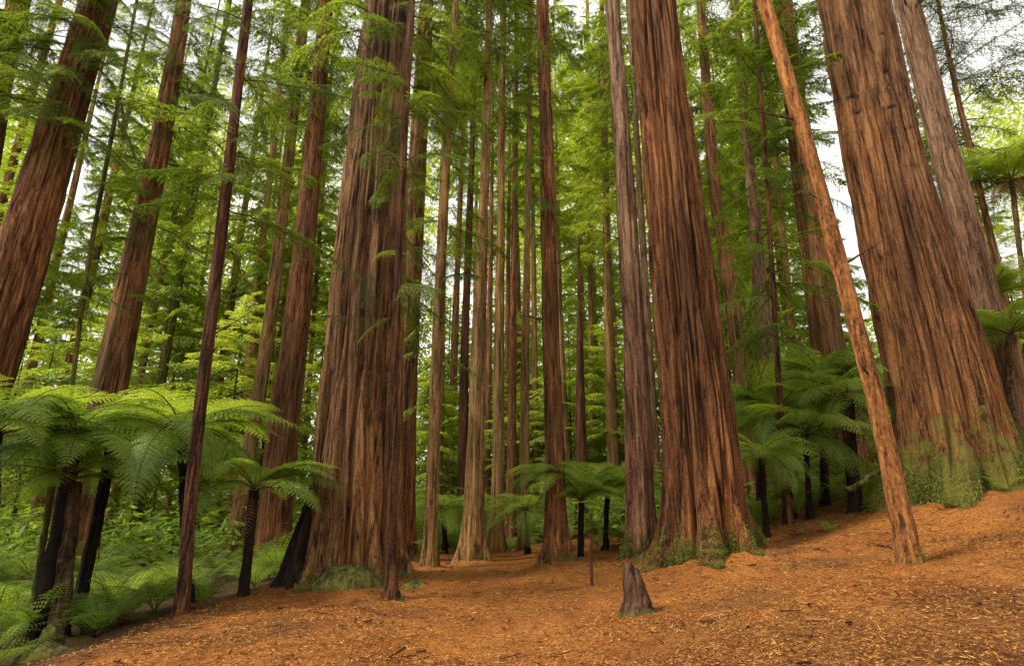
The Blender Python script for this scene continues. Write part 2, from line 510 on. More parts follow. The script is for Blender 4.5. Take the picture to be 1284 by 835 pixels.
def build_litter():
    N = 230000
    Y = 3.6 + (rng.random(N) ** 1.5) * 13.5
    half = Y * 1.02 + 1.5
    X = (rng.random(N) * 2 - 1) * half
    wob = 1.4 * (fbm(X * 0.8, Y * 0.8, 0 * X, 41, 3) - 0.5)
    keep = (X > -4.5 + wob + rng.normal(0, 0.35, N)) & (X < 14)
    clump = fbm(X * 1.7, Y * 1.7, 0 * X, 55, 3)
    keep &= rng.random(N) < np.clip((clump - 0.28) * 3.2, 0.12, 1)
    X, Y = X[keep], Y[keep]
    N = len(X)
    Z = terrain(X, Y) + collar(X, Y) + 0.008 + rng.random(N) * 0.02
    yaw = rng.random(N) * 2 * PI
    tilt = rng.normal(0, 0.22, N)
    roll = rng.normal(0, 0.6, N)
    d = np.stack([np.cos(yaw) * np.cos(tilt), np.sin(yaw) * np.cos(tilt), np.sin(tilt)], -1)
    s0 = np.stack([-np.sin(yaw), np.cos(yaw), 0 * yaw], -1)
    up = np.cross(d, s0)
    s = s0 * np.cos(roll)[:, None] + up * np.sin(roll)[:, None]
    Ln = 0.02 + rng.gamma(1.8, 0.014, N)
    W = 0.004 + rng.random(N) * 0.008
    b = Bag()
    b.quads(kites(np.stack([X, Y, Z], -1) - d * Ln[:, None] * 0.5, d, s, Ln, W, fold=0.15))
    # small dead twigs
    o = link('needle_litter', b.mesh('needle_litter', [M_LITTER]))
    tag(o, 'fallen redwood needles and leaf bits strewn over the forest floor', 'needles', kind='stuff')
    M = 2600
    Y = 3.6 + (rng.random(M) ** 1.3) * 12
    X = (rng.random(M) * 2 - 1) * (Y * 1.02 + 1.5)
    k = (X > -4.3) & (X < 14) & (rng.random(M) < np.clip((fbm(X * 1.1, Y * 1.1, 0 * X, 58, 3) - 0.36) * 5, 0.05, 1))
    X, Y = X[k], Y[k]
    M = len(X)
    P = np.stack([X, Y, terrain(X, Y) + collar(X, Y) + 0.02], -1)
    yaw = rng.random(M) * 2 * PI
    Ln = 0.05 + rng.gamma(1.6, 0.05, M)
    d = np.stack([np.cos(yaw), np.sin(yaw), rng.normal(0.0, 0.12, M)], -1)
    s = np.stack([-np.sin(yaw), np.cos(yaw), np.zeros(M)], -1)
    up = np.array([0, 0, 1.0])
    wd = 0.004 + 0.006 * rng.random((M, 1)) + (rng.random((M, 1)) < 0.10) * 0.010
    a = P - d * Ln[:, None] / 2
    e = P + d * Ln[:, None] / 2
    t = Bag()
    t.quads(np.stack([a - s * wd, a + up * wd * 1.3, e + up * wd * 1.0, e - s * wd * 0.6], 1))
    t.quads(np.stack([a + up * wd * 1.3, a + s * wd, e + s * wd * 0.6, e + up * wd * 1.0], 1))
    o2 = link('fallen_twigs', t.mesh('fallen_twigs', [M_FLAKE]))
    tag(o2, 'dark broken twigs and bark flakes lying among the fallen needles', 'twigs', kind='stuff')


# ------------------------------------------------------------------ trunks
def trunk_mesh(name, zs, xs, ys, rs, mat, nth=48, dz=0.25, furrow=0.02, flare=0.5, flare_h=0.7, lobes=5, seed=0,
               freq=3.0, bottom=-0.6, knots=None, rough=0.0, cap=True, flare_dir=None, z_gap=(0, 0)):
    """local coordinates, base at the origin; zs ascending with centre offsets and radii"""
    zs, xs, ys, rs = [np.asarray(a, float) for a in (zs, xs, ys, rs)]
    top = zs[-1]
    n_low = max(6, int(2.2 / min(dz, 0.12)))
    zz = np.concatenate([np.linspace(bottom, min(2.0, top * 0.5), n_low), np.arange(min(2.0, top * 0.5) + dz, top + dz * 0.5, dz)])
    cx = np.interp(zz, zs, xs)
    cy = np.interp(zz, zs, ys)
    if len(zs) > 2:   # soften the path
        for _ in range(3):
            k = max(1, int(1.0 / dz))
            ker = np.ones(2 * k + 1) / (2 * k + 1)
            cx[k:-k] = np.convolve(cx, ker, 'valid') if len(cx) > 2 * k + 1 else cx[k:-k]
            cy[k:-k] = np.convolve(cy, ker, 'valid') if len(cy) > 2 * k + 1 else cy[k:-k]
    # below the base the path runs straight on
    r = np.interp(zz, zs, rs)
    th = np.linspace(0, 2 * PI, nth, endpoint=False)
    TH, ZZ = np.meshgrid(th, zz)
    R = np.repeat(r[:, None], nth, 1)
    R0 = r[np.argmin(np.abs(zz - 0.8))]
    fl = np.exp(-np.clip(ZZ, -0.25, None) / flare_h)
    ph = seed * 1.7
    lob = 0.55 + 0.45 * np.sin(lobes * TH + ph + 0.5 * np.sin(2 * TH + ph)) * (0.6 + 0.4 * np.sin(TH * 2 + ph * 2))
    R = R * (1 + flare * fl * lob)
    R = R * (1 + 0.55 * flare * np.exp(-np.clip(ZZ, 0, None) / (flare_h * 0.5)) * np.clip(np.sin(lobes * TH * 1.0 + ph + 0.5 * np.sin(2 * TH + ph)), 0, 1) ** 2)
    if flare_dir is not None:
        a, amt, hh = flare_dir
        R = R * (1 + amt * np.exp(-np.clip(ZZ, 0, None) / hh) * np.clip(np.cos(TH - a), 0, 1) ** 2)
    # broad flutes that run up the stem
    R = R * (1 + 0.045 * np.sin(lobes * TH + ph + 0.06 * ZZ) * np.exp(-np.clip(ZZ, 0, None) / 6) + 0.03 * (fbm(np.cos(TH) * 1.3 + seed, np.sin(TH) * 1.3, ZZ * 0.18, seed, 2) - 0.5) * 2)
    # furrowed bark
    ax, ay = np.cos(TH) * R0 * freq, np.sin(TH) * R0 * freq
    wv = 0.6 * (vnoise(np.cos(TH) * 2, np.sin(TH) * 2, ZZ * 0.5, seed + 5) - 0.5)
    n1 = np.abs(2 * vnoise(ax + wv + 11, ay + wv, ZZ * 0.16 + seed, seed + 1) - 1)
    n2 = np.abs(2 * vnoise(ax * 2.1 + wv, ay * 2.1 + 3, ZZ * 0.38, seed + 2) - 1)
    n3 = fbm(ax * 3, ay * 3, ZZ * 1.8, seed + 3, 2)
    R = R - furrow * 1.1 * np.exp(-(n1 / 0.20) ** 2) - furrow * 0.7 * np.exp(-(n2 / 0.22) ** 2) + furrow * 0.25 * (n1 + n2) + furrow * 0.7 * (n3 - 0.5)
    if rough > 0:
        R = R + rough * (fbm(ax * 2, ay * 2, ZZ * 6, seed + 6, 3) - 0.5)
    knot = np.zeros_like(R)
    if knots:
        for (kt, kz, kw, kh, tl) in knots:
            da = np.angle(np.exp(1j * (TH - kt))) * R0
            dzz = ZZ - kz - tl * da
            w = np.exp(-((da / kw) ** 2 + (dzz / kh) ** 2))
            knot = np.maximum(knot, np.clip(w * 1.5 - 0.2, 0, 1) * 0.9)
            R = R - 0.05 * w + 0.03 * np.exp(-((da / (kw * 1.6)) ** 2 + ((dzz - kh * 1.2) / (kh * 1.2)) ** 2))
    X = cx[:, None] + R * np.cos(TH)
    Y = cy[:, None] + R * np.sin(TH)
    V = np.stack([X, Y, ZZ], -1).reshape(-1, 3)
    k = len(zz)
    i, j = np.meshgrid(np.arange(k - 1), np.arange(nth), indexing='ij')
    j2 = (j + 1) % nth
    f = np.stack([i * nth + j, i * nth + j2, (i + 1) * nth + j2, (i + 1) * nth + j], -1).reshape(-1, 4)
    faces = [f]
    if cap:
        faces.append(np.arange((k - 1) * nth, k * nth).reshape(1, -1))
    return mesh_np(name, V, faces, [mat], smooth=True, attr={'knot': knot.reshape(-1)})


TREES = {}


def px_tree(key, label, pts, mat, base=None, Y=None, top=26.0, name='redwood_tree', cat='tree', group=None, taper=None, **kw):
    """a stem laid through photo positions (px, py, width) from low to high, all Y metres ahead"""
    if Y is None:
        Y = ground_hit(*base)
        w0 = pts[0][2]
        Y = Y + 0.5 * w0 / F * Y * 0.8
    P = []
    for (px, py, w) in pts:
        x, _, z, t = at_depth(px, py, Y)
        P.append((x, z, 0.5 * w / F * t * 0.985 / math.sqrt(1 + (x / Y) ** 2)))
    (xa, za, ra), (xb, zb, rb) = P[0], P[1]
    # carry the axis down to the ground
    for _ in range(6):
        x0 = P[0][0]
        g = float(terrain(x0, Y))
        if za - g > 0.05:
            s = (xb - xa) / (zb - za)
            xg = xa - s * (za - g)
            g = float(terrain(xg, Y))
            break
        xg = x0
        break
    if za - g > 0.05:
        P.insert(0, (xa - (xb - xa) / (zb - za) * (za - g), g, ra * (1.0 + 0.02 * (za - g))))
    else:
        P[0] = (P[0][0], g, P[0][2])
    x0 = P[0][0]
    # carry it up past the frame
    (xa, za, ra), (xb, zb, rb) = P[-2], P[-1]
    ztop = max(top, zb + 1)
    s = (xb - xa) / (zb - za)
    rt = rb * max(0.35, 1 - (ztop - zb) / 60.0) if taper is None else taper
    P.append((xb + s * (ztop - zb) * 0.9, ztop, rt))
    zs = [p[1] - g for p in P]
    xs = [p[0] - x0 for p in P]
    rs = [p[2] for p in P]
    root = thing(name, label, cat, (x0, Y, g), group)
    kw.setdefault('seed', len(TREES) + 1)
    me = trunk_mesh('trunk', zs, xs, [0] * len(zs), rs, mat, **kw)
    link('trunk', me, root)
    TREES[key] = dict(root=root, zs=zs, xs=xs, rs=rs, Y=Y, x0=x0, g=g)
    return root


def on_trunk(key, z, az, out=0.0):
    """local point on the stem at height z, azimuth az"""
    t = TREES[key]
    x = np.interp(z, t['zs'], t['xs'])
    r = np.interp(z, t['zs'], t['rs']) + out
    return (x + r * math.cos(az), r * math.sin(az), z)


def z_at(key, py):
    """local height at which the stem is seen at photo row py"""
    t = TREES[key]
    return at_depth(CX, py, t['Y'])[2] - t['g']


# ------------------------------------------------------------------ conifer sprays
def spray(L, leafL, leafW, ntw, nlf, twig, droop, rg, upcurve=0.12, wood=True, wr=0.012, fullness=1.0):
    """one branch along +x: alternate side twigs set with small leaf faces"""
    b = Bag()
    n = ntw
    t = 0.12 + 0.88 * (np.arange(n) + rg.random(n) * 0.7) / n
    wig = 0.05 * L * np.sin(t * 5 + rg.random() * 6)

    def axis(tt):
        return np.stack([L * tt * (1 - 0.08 * droop * tt), 0.05 * L * np.sin(tt * 5 + ph) * tt, L * (upcurve * tt - droop * tt ** 2)], -1)
    ph = rg.random() * 6
    A = axis(t)
    side = np.where(np.arange(n) % 2 == 0, 1.0, -1.0)
    ang = side * np.radians(48 + rg.normal(0, 12, n))
    ln = twig * (0.35 + 0.65 * np.sin(np.clip(t * 1.05, 0, 1) * PI) ** 0.7) * (0.6 + 0.6 * rg.random(n)) * (1.15 - 0.5 * t)
    dropt = -0.25 - 0.35 * rg.random(n)
    slope = (upcurve - 2 * droop * t)
    D = unit(np.stack([np.cos(ang), np.sin(ang), slope * np.cos(ang) * 0.6 + dropt * 0.4], -1))
    # leaf faces along every twig
    m = nlf
    q = (np.arange(m) + 0.5) / m
    qq = np.broadcast_to(q, (n, m)) + rg.normal(0, 0.25 / m, (n, m))
    P = A[:, None] + D[:, None] * (ln[:, None] * qq)[..., None]
    P[..., 2] -= 0.28 * ln[:, None] * qq ** 2
    sd = np.where(np.arange(m) % 2 == 0, 1.0, -1.0)[None] * np.ones((n, 1))
    a2 = np.arctan2(D[:, 1], D[:, 0])[:, None] + sd * np.radians(42 + rg.normal(0, 14, (n, m)))
    el = D[:, 2][:, None] - 0.15 + rg.normal(0, 0.22, (n, m))
    d2 = unit(np.stack([np.cos(a2), np.sin(a2), el], -1))
    s2 = unit(np.cross(d2, np.array([0, 0, 1.0]) + rg.normal(0, 0.35, (n, m, 3))))
    size = (0.7 + 0.6 * rg.random((n, m))) * (1 - 0.45 * qq)
    Q = kites(P.reshape(-1, 3), d2.reshape(-1, 3), s2.reshape(-1, 3), (leafL * size).ravel(), (leafW * size).ravel())
    keep = rg.random(len(Q)) < fullness
    b.quads(Q[keep], 0)
    if wood:
        tt = np.linspace(0, 1, 7)
        b.tube(axis(tt), wr * (1 - 0.8 * tt) + 0.002, 4, 1)
        # side twigs as thin strips
        e = A + D * ln[:, None]
        e[:, 2] -= 0.28 * ln
        w = unit(np.cross(D, np.array([0, 0, 1.0]))) * (wr * 0.35)
        b.quads(np.stack([A - w, A + w, e + w * 0.3, e - w * 0.3], 1), 1)
    return b


def crown_mesh(name, H, nbr, Rmax, leafL, leafW, ntw, nlf, twig, droop, seed, mats, profile='cone', nvar=7, base_keep=0.25, wr=0.02):
    rg = np.random.default_rng(seed)
    var = [spray(1.0, leafL, leafW, ntw, nlf, twig, droop * (0.7 + 0.6 * rg.random()), rg, wr=wr, upcurve=0.05 + 0.2 * rg.random()) for _ in range(nvar)]
    # spray() is laid out at true leaf size for a branch of length Rmax: build scaled variants
    var = [spray(Rmax, leafL, leafW, ntw, nlf, twig, droop * (0.7 + 0.6 * rg.random()), rg, wr=wr, upcurve=0.05 + 0.2 * rg.random()) for _ in range(nvar)]
    b = Bag()
    gaps = [(rg.random() * H, rg.random() * 2 * PI) for _ in range(6)]
    for k in range(nbr):
        f = (k + rg.random()) / nbr
        z = H * f
        az = k * 2.39996 + rg.normal(0, 0.5)
        if any(abs(z - gz) < H * 0.06 and abs(np.angle(np.exp(1j * (az - ga)))) < 0.8 for gz, ga in gaps):
            continue
        if profile == 'cone':
            s = (1.0 - f) ** 0.65 * (0.55 + 0.45 * min(1, f / 0.2)) + 0.08
        elif profile == 'column':
            s = 0.5 + 0.5 * math.sin(PI * (0.15 + 0.8 * f))
        else:
            s = math.sin(PI * (0.18 + 0.78 * f)) ** 0.7
        s *= 0.55 + 0.55 * rg.random()
        pitch = rg.normal(-0.05, 0.16) - (0.25 if f > 0.85 else 0)
        M = rotz(az) @ roty(pitch) @ rotx(rg.normal(0, 0.25)) * s
        b.add(var[rg.integers(nvar)], M, (0, 0, z))
    return b.mesh(name, mats)


# ------------------------------------------------------------------ ferns
def frond_bag(L, npin, npl, arch, rg, pin=0.26, stipe=0.14, wid=1.0, detail=True, droop=0.5, curl=0.0):
    """a bipinnate frond along +x that climbs then arches over"""
    b = Bag()
    tt = np.linspace(0, 1, 26)
    a = 0.95 - arch * tt ** 1.15          # slope angle along the stalk
    dx, dz = np.cos(a), np.sin(a)
    step = L / 25
    ax = np.concatenate([[0], np.cumsum((dx[:-1] + dx[1:]) / 2 * step)])
    az = np.concatenate([[0], np.cumsum((dz[:-1] + dz[1:]) / 2 * step)])
    ay = curl * L * tt ** 2
    t = stipe + (1 - stipe) * (np.arange(npin) + 0.5) / npin
    A = np.stack([np.interp(t, tt, ax), np.interp(t, tt, ay), np.interp(t, tt, az)], -1)
    sl = np.interp(t, tt, a)
    T = np.stack([np.cos(sl), 2 * curl * t, np.sin(sl)], -1)
    T = unit(T)
    S = unit(np.cross(T, np.array([0, 0, 1.0]) * np.ones_like(T)))
    Nn = np.cross(S, T)
    u = (t - stipe) / (1 - stipe)
    prof = np.where(u < 0.3, 0.45 + 0.55 * (u / 0.3) ** 0.7, (1 - ((u - 0.3) / 0.72)) ** 0.8 * 1.0)
    prof = np.clip(prof, 0.04, 1)
    for sgn in (1.0, -1.0):
        ln = L * pin * prof * (0.9 + 0.2 * rg.random(npin))
        fwd = 0.35 + 0.25 * u
        D = unit(S * sgn + T * fwd[:, None] + Nn * (0.06 + rg.normal(0, 0.05, npin))[:, None])
        if detail:
            m = npl
            q = (np.arange(m) + 0.6) / m
            P = A[:, None] + D[:, None] * (ln[:, None] * q[None])[..., None]
            P = P - np.array([0, 0, 1.0]) * (droop * ln[:, None] * q[None] ** 2)[..., None]
            Dd = unit(D[:, None] - np.array([0, 0, 1.0]) * (2 * droop * q[None])[..., None])
            Ns = unit(np.cross(Dd, unit(np.cross(Nn[:, None] * np.ones((1, m, 1)), Dd))))
            W = np.cross(Ns, Dd)
            wl = L * pin * 0.125 * wid * prof[:, None] ** 0.5 * (1 - 0.75 * q[None] ** 1.6)
            for s2 in (1.0, -1.0):
                d2 = unit(W * s2 + Dd * 0.55 + Ns * rg.normal(0, 0.12, (npin, m, 1)))
                s3 = unit(np.cross(d2, Ns))
                ww = (ln[:, None] / m * 0.95) * np.ones((1, m))
                b.quads(kites(P.reshape(-1, 3), d2.reshape(-1, 3), s3.reshape(-1, 3), wl.ravel(), ww.ravel()), 0)
        else:
            D2 = unit(D - np.array([0, 0, 1.0]) * droop * 0.5)
            s3 = unit(np.cross(D2, Nn))
            b.quads(kites(A, D2, s3, ln, L * (1 - stipe) / npin * 0.85 * np.ones(npin)), 0)
        # pinna midrib
    ax3 = np.stack([ax, ay, az], -1)
    b.tube(ax3, (0.0085 * (1 - 0.85 * tt) + 0.0015) * (L / 1.5), 5, 1)
    return b


frng = np.random.default_rng(5)
FROND_HI = [frond_bag(1.75, 25, 13, 1.15 + 0.22 * k, frng, pin=0.25, droop=0.2 + 0.08 * k, curl=0.06 * (k - 1)).mesh('frond', [FERN, M_STIPE_DARK]) for k in range(4)]
FROND_MID = [frond_bag(1.6, 24, 8, 1.35 + 0.25 * k, frng, pin=0.26, droop=0.35 + 0.1 * k, curl=0.06 * (k - 1)).mesh('frond', [FERN, M_STIPE_DARK]) for k in range(3)]
FROND_LT = [frond_bag(1.6, 24, 8, 1.2 + 0.25 * k, frng, pin=0.26, droop=0.3 + 0.1 * k).mesh('frond', [FERN_LIGHT, M_STIPE]) for k in range(2)]
FROND_LT2 = FROND_MID + FROND_LT
FROND_DEAD = [frond_bag(1.3, 18, 5, 1.9 + 0.2 * k, frng, pin=0.18, droop=0.9, wid=0.7).mesh('dead_frond', [M_DEAD, M_STIPE_DARK]) for k in range(2)]


def tree_fern(label, top_px, base_px=None, Y=None, trunk_w=18, size=1.0, n=18, fr=FROND_HI, mat=B_FERN, dead=3, seed=0,
              tilt=0.0, spread=(0.1, 0.75), trunk_top=None, group=None, skirt=0, azbias=None, name='tree_fern'):
    rg = np.random.default_rng(100 + seed)
    if Y is None:
        Y = ground_hit(*base_px) + 0.08
    tx, _, tz, t = at_depth(top_px[0], top_px[1], Y)
    if base_px is not None:
        bx = at_depth(base_px[0], base_px[1], Y)[0]
    else:
        bx = tx - 0.05
    g = float(terrain(bx, Y))
    H = tz - g
    r = 0.5 * trunk_w / F * t / math.sqrt(1 + (tx / Y) ** 2)
    root = thing(name, label, 'tree fern', (bx, Y, g), group)
    zs = [0, H * 0.5, H]
    lean = tx - bx
    me = trunk_mesh('trunk', zs, [0, lean * 0.47, lean], [0, 0.03, 0.0], [r * 1.0, r * 0.92, r * 1.05], mat, nth=20, dz=0.08,
                    furrow=0.012, flare=0.35, flare_h=0.25, freq=9, seed=seed + 40, rough=0.05, bottom=-0.4)
    link('trunk', me, root)
    for k in range(n):
        az = k * 2.39996 + rg.normal(0, 0.2)
        f = k / n
        if azbias is not None and rg.random() < 0.35:
            az = azbias + rg.normal(0, 0.6)
        el = spread[0] + (spread[1] - spread[0]) * (1 - f) + rg.normal(0, 0.08)
        s = size * (0.85 + 0.3 * rg.random())
        link('frond', fr[rg.integers(len(fr))], root, (lean, 0, H - 0.02 + 0.05 * (1 - f)), (rg.normal(0, 0.18), 0.55 - el, az), (s, s, s))
    for k in range(dead + skirt):
        az = rg.random() * 2 * PI
        s = size * (0.6 + 0.4 * rg.random())
        drop = 0.9 + 0.35 * rg.random() if k < dead else 0.75 + 0.2 * rg.random()
        link('dead_frond', FROND_DEAD[rg.integers(2)], root, (lean, 0, H - 0.08), (rg.normal(0, 0.2), drop + 0.15, az), (s, s, s))
    return root


def low_fern_mesh(name, n, L, seed, mats, npin=18, npl=5):
    rg = np.random.default_rng(seed)
    b = Bag()
    for k in range(n):
        az = k * 2.39996 + rg.normal(0, 0.3)
        fb = frond_bag(L * (0.7 + 0.5 * rg.random()), npin, npl, 1.15 + 0.7 * rg.random(), rg, pin=0.22, droop=0.3, curl=rg.normal(0, 0.05))
        b.add(fb, rotz(az) @ roty(-0.05 - 0.35 * rg.random()), (0, 0, 0.02))
    return b.mesh(name, mats)


LOW = [low_fern_mesh('ground_fern', 11, 0.95, 70 + k, [FERN_LOW, M_STIPE], 15, 5) for k in range(4)]
LOW_L = [low_fern_mesh('ground_fern', 11, 1.0, 80 + k, [FERN_LIGHT, M_STIPE], 16, 4) for k in range(2)]


# ------------------------------------------------------------------ world and light
SUN_EL, SUN_AZ = math.radians(50), math.radians(-112)     # azimuth from +Y, clockwise: from the left, a little behind
world = bpy.data.worlds.new('World')
scene.world = world
world.use_nodes = True
wn = world.node_tree
wn.nodes.clear()
wo = wn.nodes.new('ShaderNodeOutputWorld')
bg = wn.nodes.new('ShaderNodeBackground')
bg.inputs['Strength'].default_value = 0.055
sky = wn.nodes.new('ShaderNodeTexSky')
sky.sky_type = 'NISHITA'
sky.sun_disc = False
sky.sun_elevation = SUN_EL
sky.sun_rotation = SUN_AZ
sky.air_density = 1.0
sky.dust_density = 2.5
wtc = wn.nodes.new('ShaderNodeTexCoord')
wmp = wn.nodes.new('ShaderNodeMapping')
wmp.inputs['Scale'].default_value = (1.6, 1.6, 3.2)
wn.links.new(wtc.outputs['Generated'], wmp.inputs['Vector'])
cl = wn.nodes.new('ShaderNodeTexNoise')
cl.inputs['Scale'].default_value = 1.8
cl.inputs['Detail'].default_value = 6
wn.links.new(wmp.outputs[0], cl.inputs['Vector'])
cf = maprange(wn, cl.outputs[0], 0.25, 0.55, 0.72, 1.0)
cc = ramp(wn, cl.outputs[0], [(0.3, (6.0, 5.9, 5.7)), (0.65, (9.2, 8.9, 8.3))])
wn.links.new(mixc(wn, cf, sky.outputs[0], cc.outputs[0]), bg.inputs['Color'])
wn.links.new(bg.outputs[0], wo.inputs[0])

sd = bpy.data.lights.new('sun', 'SUN')
sd.energy = 1.5
sd.angle = math.radians(12)
sd.color = (1.0, 0.93, 0.82)
sun = bpy.data.objects.new('sun', sd)
COL.objects.link(sun)
sv = Vector((math.sin(SUN_AZ) * math.cos(SUN_EL), math.cos(SUN_AZ) * math.cos(SUN_EL), math.sin(SUN_EL)))
sun.rotation_euler = sv.to_track_quat('Z', 'Y').to_euler()
sun.location = (-30, -12, 50)

vs = scene.view_settings
vs.view_transform = 'Standard'
vs.look = 'None'
vs.gamma = 1.0
vs.exposure = 1.8
vs.use_curve_mapping = False
scene.cycles.use_denoising = True
scene.cycles.max_bounces = 9
scene.cycles.diffuse_bounces = 7
scene.cycles.glossy_bounces = 1
scene.cycles.transmission_bounces = 4
scene.cycles.transparent_max_bounces = 4
scene.cycles.caustics_reflective = False
scene.cycles.caustics_refractive = False
scene.cycles.sample_clamp_indirect = 6.0
scene.cycles.use_adaptive_sampling = True
scene.cycles.adaptive_threshold = 0.02



# ------------------------------------------------------------------ the stems of the photograph, left to right
HI = dict(nth=200, dz=0.12, furrow=0.045, freq=4.0)
MD = dict(nth=96, dz=0.2, furrow=0.028, freq=4.5)
LO = dict(nth=24, dz=0.5, furrow=0.015, freq=5)

px_tree('edge', 'thick redwood trunk cut off by the upper left picture edge', [(-60, 400, 60), (-2, 110, 40), (24, 0, 34)], B_MID, Y=15, **MD)
px_tree('thin_left', 'thin brown far trunk left of the first big redwood', [(-10, 300, 14), (38, 126, 12), (75, 0, 10)], B_MID, Y=27, top=32, **LO)
px_tree('big_left', 'big leaning redwood at the far left with fern crowns before it', [(-8, 440, 78), (33, 302, 74), (94, 100, 54), (126, 0, 52)], B_MIDRED, Y=13.5, flare=0.4, **{**HI, 'nth': 240, 'furrow': 0.06})
px_tree('mossy_stem', 'very thin mossy green stem between the two leftmost big redwoods', [(92, 470, 7), (110, 330, 7), (146, 140, 6), (166, 30, 5)], B_MOSSY, Y=16, top=22, name='young_tree', nth=12, dz=0.4, furrow=0.006, freq=6)
px_tree('second_left', 'mossy redwood with dark split base, second big one from the left', [(147, 440, 46), (180, 280, 34), (207, 150, 28), (231, 0, 21)], B_MID, Y=18, top=30, flare=0.5, **MD)
px_tree('green_mid', 'slim green filmed trunk in the gap right of the mossy redwood', [(216, 400, 12), (243, 250, 10), (270, 100, 8)], B_MOSSY, Y=26, top=34, **LO)
px_tree('dark_slim', 'slim dark trunk rising through the left tree fern crowns', [(228, 776, 19), (240, 600, 18), (260, 440, 18), (288, 200, 15), (311, 0, 13)], B_DARK, base=(226, 778), nth=28, dz=0.2, furrow=0.012, freq=9, flare=0.5, flare_h=0.2)
px_tree('thin_far_a', 'thin tan far trunk left of the twin brown redwoods', [(317, 410, 11), (343, 180, 9), (362, 0, 7)], B_PALE, Y=27, top=36, **LO)
px_tree('twin_light', 'lighter brown trunk just left of its thicker redwood neighbour', [(314, 560, 21), (340, 400, 18), (372, 105, 15), (384, 0, 13)], B_PALE, Y=20, top=30, **MD)
px_tree('twin_main', 'tall straight reddish redwood between fern crowns and the giant trunk', [(343, 680, 46), (353, 540, 42), (371, 420, 35), (396, 150, 22), (410, 0, 17)], B_MIDRED, Y=18.4, top=30, flare=0.3, **MD)
px_tree('thin_far_b', 'very thin far trunk just left of the giant redwood', [(392, 420, 6), (404, 250, 6), (415, 100, 5)], B_PALE, Y=30, top=36, **LO)
px_tree('giant', 'giant redwood with wide dark flared base, thickest trunk left of centre',
        [(446, 736, 130), (446, 600, 119), (457, 420, 98), (477, 150, 74), (489, 0, 63)], B_GIANT, base=(450, 738), flare=0.28, flare_h=0.5, lobes=6,
        flare_dir=(PI, 0.12, 1.1), **{**HI, 'nth': 360, 'furrow': 0.085})
px_tree('giant_mate', 'red brown redwood half hidden behind right side of the giant trunk', [(499, 715, 40), (511, 420, 31), (524, 200, 23), (535, 0, 18)], B_MIDRED, Y=14.2, top=26, **MD)
px_tree('slim_front', 'slim red sapling trunk standing before right edge of the giant redwood', [(491, 754, 17), (491, 640, 13), (493, 500, 11), (503, 250, 10), (516, 0, 9)], B_DARK, base=(491, 755), nth=24, dz=0.2, furrow=0.008, freq=9, flare=0.7, flare_h=0.14)
px_tree('slim_mid', 'slim brown trunk first to the right of the giant pair', [(538, 713, 17), (546, 478, 15), (556, 260, 12), (572, 0, 9)], B_PALE, base=(538, 714), **LO)
px_tree('mid_a', 'darker thin trunk close behind left edge of the central trunk cluster', [(578, 690, 15), (583, 420, 11), (592, 200, 8), (597, 0, 6)], B_DARK, Y=21, top=34, **LO)
px_tree('mid_b', 'thickest light brown trunk in the central cluster behind the path', [(593, 706, 29), (600, 420, 18), (609, 200, 11), (613, 0, 9)], B_PALE, base=(593, 707), top=30, **MD)
px_tree('mid_c', 'straight olive brown trunk in the central cluster, right of its thickest one', [(623, 703, 18), (626, 420, 13), (629, 200, 9), (631, 0, 8)], B_PALE, Y=17, top=32, **MD)
px_tree('mid_d', 'thin shaded trunk half hidden between two central cluster trunks', [(640, 690, 14), (643, 420, 10), (646, 200, 7), (648, 0, 6)], B_MIDRED, Y=20, top=34, **LO)
px_tree('mid_e', 'thin trunk at right edge of the central cluster beside the small ferns', [(656, 704, 14), (659, 420, 10), (663, 200, 7), (666, 0, 6)], B_PALE, Y=17.5, top=34, **LO)
px_tree('centre', 'straight redwood right of centre with small fern crown before its dark foot', [(699, 706, 34), (696, 600, 28), (690, 420, 21), (684, 150, 18), (680, 0, 16)], B_MIDRED, base=(698, 710), top=26, flare=0.5, flare_h=0.5, **MD)
px_tree('dead_dark', 'dark bare far trunk behind the small central tree ferns', [(729, 600, 15), (728, 500, 12)], B_DARK, Y=20, top=11.0, taper=0.03, **LO)
px_tree('far_c', 'far brown trunk left of the pinkish grey trunk', [(768, 560, 15), (764, 450, 13), (760, 250, 9)], B_PALE, Y=26, top=36, **LO)
px_tree('far_d', 'faint thin far trunk in the bright green gap right of centre', [(742, 560, 9), (741, 400, 7), (739, 200, 6)], B_PALE, Y=34, top=40, **LO)
px_tree('pinkish', 'pinkish grey slim redwood close left of the dark red one', [(806, 692, 40), (803, 580, 37), (795, 420, 30), (782, 200, 23), (769, 0, 19)], B_GREY, Y=11.8, flare=0.35, flare_h=0.5, **MD)
px_tree('sliver', 'pale narrow trunk seen in the slit between pinkish and dark red redwoods', [(813, 420, 10), (800, 200, 8), (788, 0, 8)], B_GREY, Y=24, top=32, **LO)
px_tree('red', 'thick dark red redwood right of centre with deeply furrowed bark and mossy foot',
        [(888, 698, 112), (877, 556, 98), (864, 420, 84), (840, 200, 69), (819, 0, 58)], B_RED, base=(880, 712), flare=0.42, flare_h=0.45, lobes=7, **{**HI, 'nth': 360, 'furrow': 0.10, 'freq': 4.4})
px_tree('right_a', 'straight grey brown trunk first to the right of the dark red redwood', [(936, 520, 26), (925, 420, 22), (896, 250, 16), (878, 0, 12)], B_MID, Y=19, top=30, **MD)
px_tree('right_b', 'pale trunk rising behind the fern clump right of the dark red redwood', [(962, 470, 24), (957, 400, 22), (940, 200, 15), (921, 0, 11)], B_GREY, Y=22, top=32, **LO)
